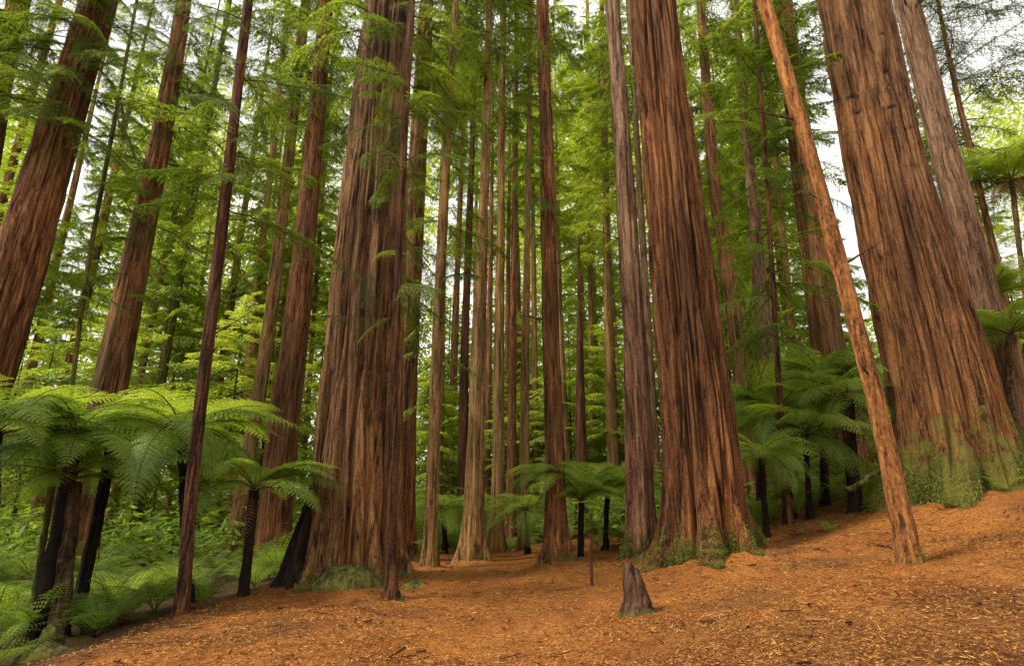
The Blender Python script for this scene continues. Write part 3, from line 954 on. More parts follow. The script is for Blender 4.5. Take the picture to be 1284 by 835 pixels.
px_tree('right_sapling', 'thin dark sapling stem standing before the right fern clump', [(989, 660, 10), (981, 560, 9), (972, 400, 8), (963, 250, 7), (950, 60, 6)], B_DARK, base=(988, 662), top=22, taper=0.02, name='young_tree', nth=14, dz=0.3, furrow=0.006, freq=8)
px_tree('right_c', 'narrow trunk half hidden in leaves left of the two red brown trunks', [(994, 440, 13), (984, 330, 11), (968, 150, 9)], B_PALE, Y=25, top=32, **LO)
px_tree('right_d', 'red brown trunk left of the wider one behind the leaning tree', [(1027, 440, 21), (1003, 250, 16), (988, 120, 13)], B_MIDRED, Y=20, top=28, **MD)
px_tree('right_e', 'wider red brown trunk crossed by the leaning orange tree', [(1048, 440, 31), (1040, 400, 29), (1005, 150, 21), (985, 0, 18)], B_MID, Y=19, top=28, **MD)
px_tree('leaning', 'leaning orange barked slender tree in front of the huge right redwood',
        [(1141, 712, 33), (1119, 556, 28), (1077, 420, 25), (1020, 210, 22), (957, 0, 19)], B_ORANGE, base=(1141, 714), nth=56, dz=0.12, furrow=0.012, freq=8, flare=0.25, flare_h=0.2, top=14)
kn = []
krg = random.Random(4)
for (kx, ky) in ((1062, 62), (1112, 75), (1066, 130), (1078, 137), (1118, 115), (1124, 160), (1140, 185), (1152, 205), (1148, 232), (1075, 152), (1135, 90), (1150, 130), (1110, 330), (1155, 330), (1160, 180)):
    kn.append((kx, ky))
RY = 11.6
def knot_list(pts, Y, px_axis, r_of):
    out = []
    for kx, ky in pts:
        ax, aw = px_axis(ky)
        u = max(-0.92, min(0.92, (kx - ax) / (aw * 0.5)))
        th = -PI / 2 + math.asin(u) + math.atan2(at_depth(ax, ky, Y)[0], Y) * -1.0
        z = at_depth(kx, ky, Y)[2]
        out.append((th, z, 0.10 + 0.07 * krg.random(), 0.022 + 0.012 * krg.random(), krg.uniform(-0.25, 0.25)))
    return out
_pts = [(1208, 634, 176), (1190, 504, 150), (1162, 420, 135), (1106, 211, 107), (1069, 0, 96)]
_yy = [p[1] for p in _pts][::-1]
_kn = knot_list(kn, RY, lambda y: (float(np.interp(y, _yy, [p[0] for p in _pts][::-1])), float(np.interp(y, _yy, [p[2] for p in _pts][::-1]))), None)
_g = float(terrain(at_depth(1208, 634, RY)[0], RY))
_kn = [(a, z - _g, w, h, t) for a, z, w, h, t in _kn]
px_tree('huge_right', 'huge leaning redwood at right with branch scars and mossy green foot', _pts, B_RIGHT, Y=RY, flare=0.3, flare_h=0.6, lobes=6, knots=_kn,
        **{**HI, 'nth': 330, 'dz': 0.07, 'furrow': 0.09, 'freq': 4.0})
px_tree('behind_right', 'grey brown redwood directly behind right side of the huge one', [(1226, 350, 46), (1190, 210, 42), (1136, 0, 36)], B_GREY, Y=15.5, top=26, **MD)
px_tree('right_thin', 'thin bare stemmed tree against white sky at the right', [(1254, 350, 12), (1222, 210, 10), (1192, 85, 8), (1176, 0, 6)], B_MID, Y=20, top=24, taper=0.02, **LO)

def collar(X, Y):
    """needles heaped unevenly round the feet of the nearer stems"""
    z = np.zeros(np.shape(X))
    for t in TREES.values():
        if t['Y'] > 19:
            continue
        r = t['rs'][0] * 1.15
        d = np.hypot(X - t['x0'], Y - t['Y']) - r
        h = min(0.16, 0.06 + 0.10 * r)
        z = np.maximum(z, h * np.exp(-np.clip(d, 0, None) / (0.12 + 0.3 * r)) * (0.3 + 1.2 * fbm(X * 2.2, Y * 2.2, 0 * X, 71, 3)))
    return z


build_ground()
build_litter()

# ------------------------------------------------------------------ crowns
CROWN_FAR = [crown_mesh('crown', 26, 140, 4.6, 0.27, 0.13, 34, 15, 1.5, 0.30, 200 + k, [LEAF_FAR, M_TWIG], nvar=6) for k in range(3)]
CROWN_LT = [crown_mesh('crown', 16, 120, 4.0, 0.26, 0.14, 30, 13, 1.5, 0.25, 230 + k, [LEAF_LIGHT, M_TWIG], profile='round', nvar=6) for k in range(2)]
CROWN_MID = [crown_mesh('crown', 12, 62, 2.9, 0.15, 0.06, 36, 16, 1.0, 0.30, 260 + k, [LEAF_MID, M_TWIG], profile='column', nvar=6) for k in range(3)]
SPRAYS = [None] * 4
for k in range(4):
    rg = np.random.default_rng(300 + k)
    SPRAYS[k] = spray(1.9, 0.075, 0.02, 48, 24, 0.62, 0.22 + 0.08 * k, rg, wr=0.012).mesh('branch', [LEAF_MID, M_TWIG])
SPRAYS_D = [None] * 3
for k in range(3):
    rg = np.random.default_rng(320 + k)
    SPRAYS_D[k] = spray(2.2, 0.085, 0.02, 44, 20, 0.75, 0.15 + 0.08 * k, rg, wr=0.012, fullness=0.9).mesh('branch', [LEAF_DARK, M_TWIG])


def add_crown(key, variants, z, sxy=1.0, sz=1.0, seed=0):
    t = TREES[key]
    rg = np.random.default_rng(900 + seed)
    x = float(np.interp(z, t['zs'], t['xs']))
    zt = t['zs'][-1]
    xe = float(np.interp(zt, t['zs'], t['xs']))
    lean = math.atan2(xe - x, max(0.5, zt - z))
    o = link('crown', variants[rg.integers(len(variants))], t['root'], (x, 0, z), (0, lean, 0), (sxy, sxy, sz))
    o.rotation_mode = 'ZYX'
    o.rotation_euler = (0, lean, rg.random() * 6.28)
    o.rotation_mode = 'XYZ'
    M = Matrix.Rotation(lean, 4, 'Y') @ Matrix.Rotation(rg.random() * 6.28, 4, 'Z')
    o.rotation_euler = M.to_euler()
    return o


for i, (k, v, z, sx, sz) in enumerate([
        ('thin_left', CROWN_FAR, 9, 0.7, 0.85), ('second_left', CROWN_MID, 10.5, 1.0, 1.2), ('green_mid', CROWN_FAR, 7, 0.7, 0.95),
        ('thin_far_a', CROWN_FAR, 12, 0.6, 0.9), ('twin_light', CROWN_MID, 13, 1.0, 1.3), ('twin_main', CROWN_MID, 15, 1.1, 1.2),
        ('thin_far_b', CROWN_FAR, 10, 0.6, 0.95), ('mid_a', CROWN_MID, 15, 0.8, 1.3), ('mid_b', CROWN_MID, 13, 0.8, 1.1),
        ('mid_c', CROWN_MID, 13.5, 0.7, 1.2), ('mid_d', CROWN_MID, 14, 0.8, 1.3), ('mid_e', CROWN_MID, 12, 0.8, 1.4), ('far_c', CROWN_FAR, 12, 0.6, 0.9),
        ('far_d', CROWN_FAR, 12, 0.7, 1.0), ('sliver', CROWN_MID, 14, 0.9, 1.4), ('right_a', CROWN_MID, 13, 0.9, 1.4), ('right_b', CROWN_MID, 9, 1.0, 1.8),
        ('right_c', CROWN_MID, 7, 1.0, 1.8), ('right_d', CROWN_MID, 11, 0.9, 1.2), ('right_e', CROWN_MID, 15, 0.9, 1.0), ('giant_mate', CROWN_MID, 13, 0.8, 1.0),
        ('slim_mid', CROWN_MID, 10.5, 0.8, 1.2)]):
    add_crown(k, v, z, sx, sz, i)


def sprig(key, py, side_az, length=1.0, pitch=0.0, variants=SPRAYS, seed=0, out=-0.05):
    """a leafy branch growing out of a stem at the height seen at photo row py"""
    rg = np.random.default_rng(1500 + seed)
    z = z_at(key, py)
    p = on_trunk(key, z, side_az, out)
    link('branch', variants[rg.integers(len(variants))], TREES[key]['root'], p, (rg.normal(0, 0.25), pitch, side_az), (length, length, length))


FRONT = -PI / 2
sg = np.random.default_rng(77)
def stub(key, py, az, L, r, seed):
    z = z_at(key, py)
    p = np.array(on_trunk(key, z, az, -0.02))
    rg = np.random.default_rng(seed)
    d = np.array([math.cos(az), math.sin(az), 0.25 + 0.3 * rg.random()])
    tt = np.linspace(0, 1, 6)[:, None]
    Q = d * L * tt + rg.normal(0, 0.03 * L, (6, 3)) * tt
    b = Bag()
    b.tube(Q, np.linspace(r, r * 0.35, 6), 7, 0)
    link('broken_limb', b.mesh('broken_limb', [M_TWIG], smooth=True), TREES[key]['root'], tuple(p))


for (key, py, az, L, r) in (('leaning', 470, FRONT - 0.9, 0.22, 0.016), ('leaning', 330, FRONT + 1.3, 0.5, 0.018), ('leaning', 150, PI, 0.6, 0.02), ('leaning', 250, FRONT - 1.2, 0.15, 0.014),
                            ('slim_front', 560, FRONT + 1.2, 0.4, 0.01), ('slim_front', 480, PI, 0.5, 0.01), ('dark_slim', 420, FRONT + 1.3, 0.6, 0.012), ('dark_slim', 330, PI, 0.7, 0.012),
                            ('centre', 330, 0.2, 1.0, 0.02), ('centre', 400, PI - 0.3, 0.8, 0.02), ('pinkish', 300, PI, 0.5, 0.02), ('right_thin', 200, 0.1, 2.2, 0.03), ('right_thin', 150, 0.3, 2.6, 0.03), ('right_thin', 240, -0.3, 2.0, 0.03)):
    stub(key, py, az, L, r, int(py))

# leafy shoots on the giant's stem and around it
for k in range(34):
    py = sg.choice([20, 60, 110, 150, 230, 260, 300, 340, 370]) + sg.normal(0, 14)
    az = FRONT + 0.25 + sg.normal(0, 0.75)
    sprig('giant', py, az, 0.30 + 0.45 * sg.random() * (1.4 if py < 130 else 0.8), sg.normal(0.35, 0.3), SPRAYS_D if sg.random() < 0.5 else SPRAYS, k)
for k in range(14):
    sprig('giant', -20 + sg.random() * 120, sg.random() * 2 * PI, 0.8 + 0.5 * sg.random(), sg.normal(0.3, 0.2), SPRAYS, 50 + k)
for k in range(34):
    sprig('slim_front', 40 + 380 * sg.random(), sg.random() * 2 * PI, 0.35 + 0.45 * sg.random(), sg.normal(0.25, 0.25), SPRAYS_D if sg.random() < 0.5 else SPRAYS, 100 + k)
for k in range(30):
    sprig('slim_mid', 60 + 460 * sg.random(), sg.random() * 2 * PI, 0.55 + 0.5 * sg.random(), sg.normal(0.25, 0.2), SPRAYS, 150 + k)
for k in range(16):
    sprig('giant_mate', 60 + 330 * sg.random(), 0.2 + sg.normal(0, 0.8), 0.5 + 0.4 * sg.random(), sg.normal(0.3, 0.2), SPRAYS, 200 + k)
for k in range(14):
    sprig('twin_main', -10 + 150 * sg.random(), sg.random() * 2 * PI, 0.9 + 0.5 * sg.random(), sg.normal(0.25, 0.2), SPRAYS, 250 + k)
for k in range(34):
    sprig('dark_slim', -20 + 330 * sg.random(), sg.random() * 2 * PI, 0.4 + 0.5 * sg.random(), sg.normal(0.2, 0.25), SPRAYS_D if sg.random() < 0.4 else SPRAYS, 300 + k)
for k in range(64):
    sprig('big_left', -30 + 200 * sg.random() ** 1.2, FRONT + sg.normal(0.2, 1.0), 0.8 + 0.6 * sg.random(), sg.normal(0.3, 0.2), SPRAYS, 400 + k)
for k in range(50):
    sprig('edge', -40 + 190 * sg.random(), FRONT + sg.normal(0.8, 0.8), 1.0 + 0.7 * sg.random(), sg.normal(0.25, 0.2), SPRAYS, 450 + k)
for k in range(30):
    sprig('second_left', 20 + 360 * sg.random(), FRONT + sg.normal(0.2, 1.2), 0.7 + 0.6 * sg.random(), sg.normal(0.3, 0.2), SPRAYS, 500 + k)
for k in range(24):
    sprig('mossy_stem', 60 + 330 * sg.random(), sg.random() * 2 * PI, 0.4 + 0.5 * sg.random(), sg.normal(0.3, 0.2), SPRAYS, 550 + k)
for k in range(22):
    sprig('centre', -20 + 300 * sg.random(), sg.random() * 2 * PI, 0.45 + 0.5 * sg.random(), sg.normal(0.3, 0.2), SPRAYS, 600 + k)
for k in range(40):
    sprig('right_sapling', 60 + 380 * sg.random(), sg.random() * 2 * PI, 0.7 + 0.6 * sg.random(), sg.normal(0.2, 0.2), SPRAYS, 650 + k)
for k in range(20):
    sprig('right_a', 0 + 260 * sg.random(), sg.random() * 2 * PI, 0.8 + 0.5 * sg.random(), sg.normal(0.25, 0.2), SPRAYS, 700 + k)
for k in range(72):
    sprig('right_thin', -60 + 330 * sg.random(), sg.random() * 2 * PI, 1.1 + 1.0 * sg.random(), sg.normal(0.05, 0.15), SPRAYS_D, 750 + k)
for k in range(30):
    sprig('behind_right', -120 + 150 * sg.random(), FRONT / 2 + sg.normal(0.0, 0.8), 1.2 + 0.8 * sg.random(), sg.normal(0.1, 0.15), SPRAYS_D, 800 + k)
for k in range(12):
    sprig('pinkish', 100 + 330 * sg.random(), PI + sg.normal(0, 0.6), 0.25 + 0.3 * sg.random(), sg.normal(0.3, 0.2), SPRAYS, 850 + k)
for k in range(10):
    sprig('right_e', 60 + 200 * sg.random(), FRONT + sg.normal(0, 1.0), 0.5 + 0.5 * sg.random(), sg.normal(0.3, 0.2), SPRAYS, 880 + k)


# ------------------------------------------------------------------ moss and sprouts at tree feet
def foot_moss(key, n, hmax, spread, mat, az0=FRONT, azw=1.6, leafL=0.06, seed=0, name='moss_fringe', out=0.02):
    rg = np.random.default_rng(2000 + seed)
    t = TREES[key]
    me = [c for c in t['root'].children if c.name.startswith('trunk')][0].data
    co = np.empty(len(me.vertices) * 3, dtype=np.float32)
    me.vertices.foreach_get('co', co)
    co = co.reshape(-1, 3).astype(float)
    gz = terrain(co[:, 0] + t['x0'], co[:, 1] + t['Y']) + collar(co[:, 0] + t['x0'], co[:, 1] + t['Y']) - t['g']
    hz = co[:, 2] - gz
    ax = np.arctan2(co[:, 1], co[:, 0] - np.interp(co[:, 2], t['zs'], t['xs']))
    dev = np.abs(np.angle(np.exp(1j * (ax - az0))))
    w = np.where((hz > -0.02) & (hz < hmax) & (dev < azw), (1 - np.clip(hz, 0, None) / hmax) ** 1.6 + 1e-6, 0)
    idx = rg.choice(len(co), n, p=w / w.sum())
    az = ax[idx]
    P = co[idx] + rg.normal(0, 0.015, (n, 3))
    dzj = rg.uniform(-0.09, 0.09, n)
    P[:, 2] += dzj
    z = np.clip(hz[idx] + dzj, 0, None)
    az = az + rg.normal(0, 0.02, n)
    cl = fbm(np.cos(az) * 7 + seed, np.sin(az) * 7, z * 2.5, seed, 4)
    keep = rg.random(n) < np.clip((cl - 0.36 - 0.12 * z / hmax) * 4, 0, 1) * (0.35 + 0.65 * (1 - z / hmax))
    az, z, P = az[keep], z[keep], P[keep]
    n = len(z)
    P[:, :2] += np.stack([np.cos(az), np.sin(az)], -1) * (out * rg.random(n))[:, None]
    o = np.stack([np.cos(az), np.sin(az), np.zeros(n)], -1)
    d = unit(o * 0.45 + rg.normal(0, 0.5, (n, 3)) + np.array([0, 0, -0.5]))
    s = unit(np.cross(d, rg.normal(0, 1, (n, 3))))
    b = Bag()
    b.quads(kites(P, d, s, leafL * (0.5 + rg.random(n)), leafL * 0.4 * (0.6 + 0.8 * rg.random(n))))
    link(name, b.mesh(name, [mat]), t['root'])


foot_moss('red', 42000, 0.75, 0.45, M_MOSS, FRONT, 2.0, 0.032, 1)
foot_moss('red', 12000, 0.5, 0.5, M_MOSSY, FRONT - 0.6, 1.2, 0.028, 2)
foot_moss('pinkish', 16000, 0.65, 0.4, M_MOSS, FRONT, 1.7, 0.032, 3)
foot_moss('huge_right', 36000, 1.7, 0.32, M_MOSSY, FRONT - 0.4, 1.4, 0.028, 4)
foot_moss('huge_right', 9000, 1.2, 0.4, M_MOSS, PI + 0.3, 0.85, 0.045, 5, out=0.1)
foot_moss('huge_right', 8000, 1.6, 0.35, M_MOSS, FRONT + 0.75, 0.65, 0.04, 6, out=0.06)
foot_moss('giant', 16000, 0.5, 0.35, M_MOSSY, FRONT - 0.2, 1.3, 0.028, 7)
foot_moss('centre', 4000, 0.5, 0.4, M_MOSSY, FRONT, 1.6, 0.03, 8)
foot_moss('slim_front', 1200, 0.12, 0.6, M_MOSSY, FRONT, 2.2, 0.02, 9)
foot_moss('leaning', 2500, 0.22, 0.6, M_MOSSY, FRONT - 0.4, 2.0, 0.022, 10)
foot_moss('mid_b', 1500, 0.4, 0.6, M_MOSSY, FRONT, 2.0, 0.03, 11)


# mossy root swelling before the giant
def mound_mesh(name, rx, ry, h, mat, seed, n=26, rough=0.25):
    u = np.linspace(0, 1, n)
    th = np.linspace(0, 2 * PI, 44, endpoint=False)
    U, TH = np.meshgrid(u, th, indexing='ij')
    R = np.sin(U * PI / 2)
    nz = 1 + rough * 2 * (fbm(np.cos(TH) * R * 2.2 + seed, np.sin(TH) * R * 2.2, U * 0, seed, 4) - 0.5)
    X = rx * R * np.cos(TH) * nz
    Y = ry * R * np.sin(TH) * nz
    Z = h * np.cos(U * PI / 2) ** 0.8 * nz - 0.08
    V = np.stack([X, Y, Z], -1).reshape(-1, 3)
    i, j = np.meshgrid(np.arange(n - 1), np.arange(44), indexing='ij')
    j2 = (j + 1) % 44
    f = np.stack([i * 44 + j, (i + 1) * 44 + j, (i + 1) * 44 + j2, i * 44 + j2], -1).reshape(-1, 4)
    return mesh_np(name, V, [f], [mat], smooth=True)


M_MOUND = bark('moss_mound', (0.035, 0.03, 0.01), (0.10, 0.10, 0.02), (0.19, 0.18, 0.035), fib=9, zs=9, furrow=7, bump=0.03)
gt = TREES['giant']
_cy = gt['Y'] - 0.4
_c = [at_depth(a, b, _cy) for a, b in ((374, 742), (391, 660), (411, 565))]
_cg = float(terrain(_c[0][0], _cy))  # dark stem added on the giant's left flank, fern shade put into its colour
link('shaded_flank', trunk_mesh('shaded_flank', [0, _c[1][2] - _cg, _c[2][2] - _cg], [0, _c[1][0] - _c[0][0], _c[2][0] - _c[0][0]], [0, 0.05, 0.3],
     [0.5 * 56 / F * _c[0][3], 0.5 * 44 / F * _c[1][3], 0.5 * 18 / F * _c[2][3]], B_SHADED, nth=90, dz=0.08, furrow=0.035, freq=5, flare=0.2, flare_h=0.3, seed=61),
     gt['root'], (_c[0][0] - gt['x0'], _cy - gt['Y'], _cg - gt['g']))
gx, gy_, gz_, _ = at_depth(440, 722, gt['Y'] - 0.95)
link('mossy_root', mound_mesh('mossy_root', 0.58, 0.42, 0.46, M_MOUND, 3), gt['root'], (gx - gt['x0'], -0.9, float(terrain(gx, gt['Y'] - 0.9)) - gt['g']))
link('mossy_root', mound_mesh('mossy_root', 0.32, 0.3, 0.2, M_MOUND, 8), gt['root'], (gx + 0.95 - gt['x0'], -0.7, float(terrain(gx + 0.9, gt['Y'] - 0.7)) - gt['g']))

# ------------------------------------------------------------------ tree ferns
tree_fern('large tree fern with leaning black trunk at lower left front', (96, 545), (44, 806), trunk_w=22, size=1.02, n=26, seed=1, spread=(-0.4, 0.45), azbias=-0.6, dead=4)
tree_fern('tree fern with short dark leaning trunk second from the left edge', (140, 560), (104, 728), Y=9.8, trunk_w=18, size=1.1, n=22, seed=2, spread=(-0.35, 0.45))
tree_fern('broad tree fern crown behind the slim dark trunk at left', (228, 540), (240, 745), Y=9.2, trunk_w=14, size=1.12, n=24, seed=3, spread=(-0.35, 0.45))
tree_fern('tree fern with thin black trunk left of the giant redwood', (318, 612), (306, 744), Y=9.6, trunk_w=13, size=1.0, n=17, seed=4, spread=(-0.1, 0.5), azbias=-0.3, dead=3)
tree_fern('tree fern whose black trunk touches the left picture edge', (-6, 545), (-14, 800), Y=7.4, trunk_w=20, size=1.0, n=18, seed=5, spread=(-0.1, 0.65))
tree_fern('tree fern with scarred brown trunk close behind the leaning black one', (90, 600), (72, 805), Y=8.6, trunk_w=25, size=0.9, n=12, seed=6, mat=B_SCAR, spread=(-0.1, 0.5))
tree_fern('tree fern with thin mossy trunk tilted beside the leaning black one', (67, 585), (48, 735), Y=9.6, trunk_w=9, size=0.9, n=12, seed=7, mat=B_MOSSY, fr=FROND_MID)
tree_fern('small tree fern crown in front of the straight central redwood', (692, 596), (690, 703), Y=12.6, trunk_w=10, size=0.72, n=18, seed=8, fr=FROND_LT2, dead=1, spread=(-0.1, 0.5))
tree_fern('small tree fern on a thin black trunk right of the central redwood', (729, 628), (728, 697), Y=13.2, trunk_w=7, size=0.95, n=20, seed=9, fr=FROND_LT2, dead=1)
tree_fern('bright small tree fern left of the pinkish grey redwood', (762, 615), (758, 690), Y=14.0, trunk_w=7, size=1.05, n=20, seed=10, fr=FROND_LT2, dead=0)
tree_fern('tall tree fern with dark thick trunk behind the leaning orange tree', (1062, 500), (1068, 610), Y=12.6, trunk_w=19, size=1.1, n=22, seed=11, fr=FROND_MID, spread=(-0.4, 0.65), dead=4)
tree_fern('tree fern spreading just right of the dark red redwood', (975, 515), (992, 630), Y=13.6, trunk_w=10, size=1.15, n=22, seed=12, fr=FROND_LT2, spread=(-0.4, 0.6), dead=2)
tree_fern('low tree fern at foot of the fern clump beside the dark red redwood', (955, 570), (960, 660), Y=12.2, trunk_w=9, size=0.9, n=18, seed=13, fr=FROND_LT2, spread=(-0.5, 0.5), dead=1)
tree_fern('tree fern with high crown behind the right fern clump', (1035, 478), (1030, 610), Y=15.0, trunk_w=12, size=1.4, n=24, seed=14, fr=FROND_MID, dead=2)
tree_fern('tree fern at right picture edge beside the huge redwood', (1268, 420), (1276, 590), Y=14.0, trunk_w=16, size=1.15, n=20, seed=15, fr=FROND_LT2, mat=B_SCAR, dead=3)
tree_fern('tree fern crown high behind right shoulder of the huge redwood', (1240, 375), (1250, 560), Y=16.5, trunk_w=12, size=1.2, n=20, seed=16, fr=FROND_LT2, mat=B_SCAR, dead=1)
tree_fern('tall sunlit tree fern with hanging skirt of dead fronds at upper right', (1268, 225), (1276, 420), Y=19, trunk_w=8, size=1.7, n=22, seed=17, fr=FROND_LT, dead=0, skirt=26, mat=B_SCAR)

tree_fern('tree fern filling the gap between sapling stem and leaning orange tree', (1010, 545), (1014, 640), Y=13.0, trunk_w=9, size=1.15, n=22, seed=18, fr=FROND_LT2, dead=1, spread=(-0.5, 0.55))
tree_fern('tree fern half hidden behind dark red redwood edge, top of the fern clump', (950, 500), (952, 640), Y=15.0, trunk_w=9, size=1.2, n=22, seed=19, fr=FROND_LT2, dead=1, spread=(-0.4, 0.55))
tree_fern('low bright tree fern left of the central redwood among thin trunks', (660, 640), (662, 700), Y=15.5, trunk_w=7, size=0.9, n=18, seed=20, fr=FROND_LT2, dead=0, spread=(-0.3, 0.5))
tree_fern('small tree fern in the gap between slim brown trunk and central cluster', (556, 640), (558, 704), Y=16.5, trunk_w=7, size=1.0, n=18, seed=21, fr=FROND_LT2, dead=0, spread=(-0.3, 0.5))

# ------------------------------------------------------------------ ground ferns
gr = np.random.default_rng(42)


def scatter_ferns(n, fx, fy, meshes, size, label, group, name='ground_fern', ok=None):
    k = 0
    tries = 0
    while k < n and tries < n * 30:
        tries += 1
        x, y = fx(), fy()
        if ok and not ok(x, y):
            continue
        s = size * (0.7 + 0.6 * gr.random())
        o = link(name, meshes[gr.integers(len(meshes))], None, (x, y, float(terrain(x, y)) - 0.02), (gr.normal(0, 0.1), gr.normal(0, 0.1), gr.random() * 6.28), (s, s, s * (0.8 + 0.4 * gr.random())))
        tag(o, label, 'fern', group)
        k += 1


def infr(x, y, lo=-80, hi=1364):
    px = CX + F * x / (y * CP - 0.3)
    return lo < px < hi


scatter_ferns(105, lambda: gr.uniform(-14, -4.75), lambda: gr.uniform(6.6, 15), LOW + LOW_L[:1], 0.85, 'leafy green ground fern in the bank under the left tree ferns', 'ground ferns on the left bank',
              ok=lambda x, y: infr(x, y) and x < -4.5 - 0.1 * (y - 7) + 0.3 and not (y < 8.3 and CX + F * x / (y * CP - 0.3) > 25 and CX + F * x / (y * CP - 0.3) < 170))
scatter_ferns(60, lambda: gr.uniform(-16, -2.4), lambda: gr.uniform(14, 24), LOW + LOW_L, 1.25, 'ground fern among the trunks behind the left bank', 'ground ferns behind the left bank', ok=infr)
scatter_ferns(46, lambda: gr.uniform(-2.6, 3.2), lambda: gr.uniform(16.5, 24), LOW + LOW_L, 1.05, 'bright ground fern growing at the end of the path behind the central trunks', 'ground ferns behind the central trunks', ok=infr)
scatter_ferns(34, lambda: gr.uniform(4.2, 11), lambda: gr.uniform(13.2, 19), LOW, 1.1, 'ground fern in the hollow below the right tree ferns', 'ground ferns in the right hollow', ok=infr)
scatter_ferns(20, lambda: gr.uniform(11.2, 18), lambda: gr.uniform(12, 18), LOW, 1.1, 'ground fern on the rise beside the huge right redwood', 'ground ferns on the right rise', ok=infr)
scatter_ferns(8, lambda: gr.uniform(1.6, 3.6), lambda: gr.uniform(13.6, 15.5), LOW, 0.8, 'small ground fern under the tree ferns right of the central redwood', 'small ferns by the central redwood', ok=infr)
for (px, py, s, lab) in ((1245, 560, 0.75, 'small fern growing on the mossy foot of the huge right redwood'), (1273, 545, 0.9, 'fern at right edge leaning over mossy foot of the huge redwood'),
                         (70, 770, 0.6, 'small dark fern at foot of the scarred tree fern trunk'), (1040, 655, 0.4, 'tiny fern seedling alone on the floor of the right hollow')):
    Yq = 10.6 if px > 1200 else ground_hit(px, py + 12)
    x = at_depth(px, py, Yq)[0]
    tag(link('ground_fern', LOW[0], None, (x, Yq, float(terrain(x, Yq)) - 0.02), (0, 0, px * 0.1), (s, s, s)), lab, 'fern')

# dead brown fern heaps
dead_low = low_fern_mesh('dead_fern', 12, 0.8, 95, [M_DEAD, M_STIPE_DARK], 14, 4)
for (px, py, s, lab) in ((1042, 628, 0.9, 'dry brown dead fern under the tall right tree fern'), (1195, 610, 0.6, 'dry brown fronds heaped against foot of the huge redwood'),
                         (1015, 640, 0.6, 'small dry brown fern beside the thin dark sapling'), (120, 790, 0.7, 'dry brown fern at the path edge on the lower left'),
                         (252, 765, 0.55, 'dry brown fern right of the slim dark trunk foot'), (160, 782, 0.5, 'small dry brown frond tuft on the left path edge')):
    Yq = ground_hit(px, py) if px < 1100 else RY - 1.2
    x = at_depth(px, py, Yq)[0]
    tag(link('dead_fern', dead_low, None, (x, Yq, float(terrain(x, Yq)) - 0.03), (0, 0, px * 0.1), (s, s, s * 0.7)), lab, 'fern')

# ------------------------------------------------------------------ stump, stake, log, fallen sticks
def build_stump():
    Y = ground_hit(800, 772) + 0.18
    x0 = at_depth(801, 770, Y)[0]
    g = float(terrain(x0, Y))
    xt, _, zt, _ = at_depth(790, 697, Y)
    h = zt - g
    lean = xt - x0
    t = at_depth(800, 740, Y)[3]
    r0, r1 = 0.5 * 38 / F * t, 0.5 * 17 / F * t
    root = thing('tree_stump', 'pointed grey brown broken stump alone before the dark red redwood', 'stump', (x0, Y, g))
    me = trunk_mesh('wood', [0, h * 0.3, h * 0.75, h], [0, lean * 0.3, lean * 0.85, lean], [0, 0, 0, 0], [r0, r0 * 0.84, r1 * 1.25, r1 * 0.45], B_STUMP,
                    nth=48, dz=0.03, furrow=0.02, flare=0.28, flare_h=0.12, freq=10, seed=77, rough=0.03, bottom=-0.3)
    # broken, slanted top
    co = np.empty(len(me.vertices) * 3, dtype=np.float32)
    me.vertices.foreach_get('co', co)
    co = co.reshape(-1, 3)
    m = co[:, 2] > h * 0.8
    co[m, 2] += 0.10 * (vnoise(co[m, 0] * 38, co[m, 1] * 38, 0 * co[m, 0], 5) - 0.6) * (co[m, 2] - h * 0.8) / (h * 0.2)
    co[m, 2] -= 0.9 * (co[m, 0] - lean + r1) * (co[m, 2] - h * 0.8) / (h * 0.2)
    me.vertices.foreach_set('co', co.ravel())
    link('wood', me, root)


build_stump()


def stick(name, label, cat, P, R, mat, sides=8, seed=1, wob=0.02):
    P = np.asarray(P, float)
    n = 14
    s = np.linspace(0, len(P) - 1, n)
    Q = np.stack([np.interp(s, np.arange(len(P)), P[:, k]) for k in range(3)], -1)
    rr = np.random.default_rng(seed)
    Q += rr.normal(0, wob, Q.shape)
    base = Q[0].copy()
    b = Bag()
    b.tube(Q - base, np.interp(s, np.arange(len(P)), R), sides, 0)
    o = link(name, b.mesh(name, [mat], smooth=True), None, base)
    return tag(o, label, cat)


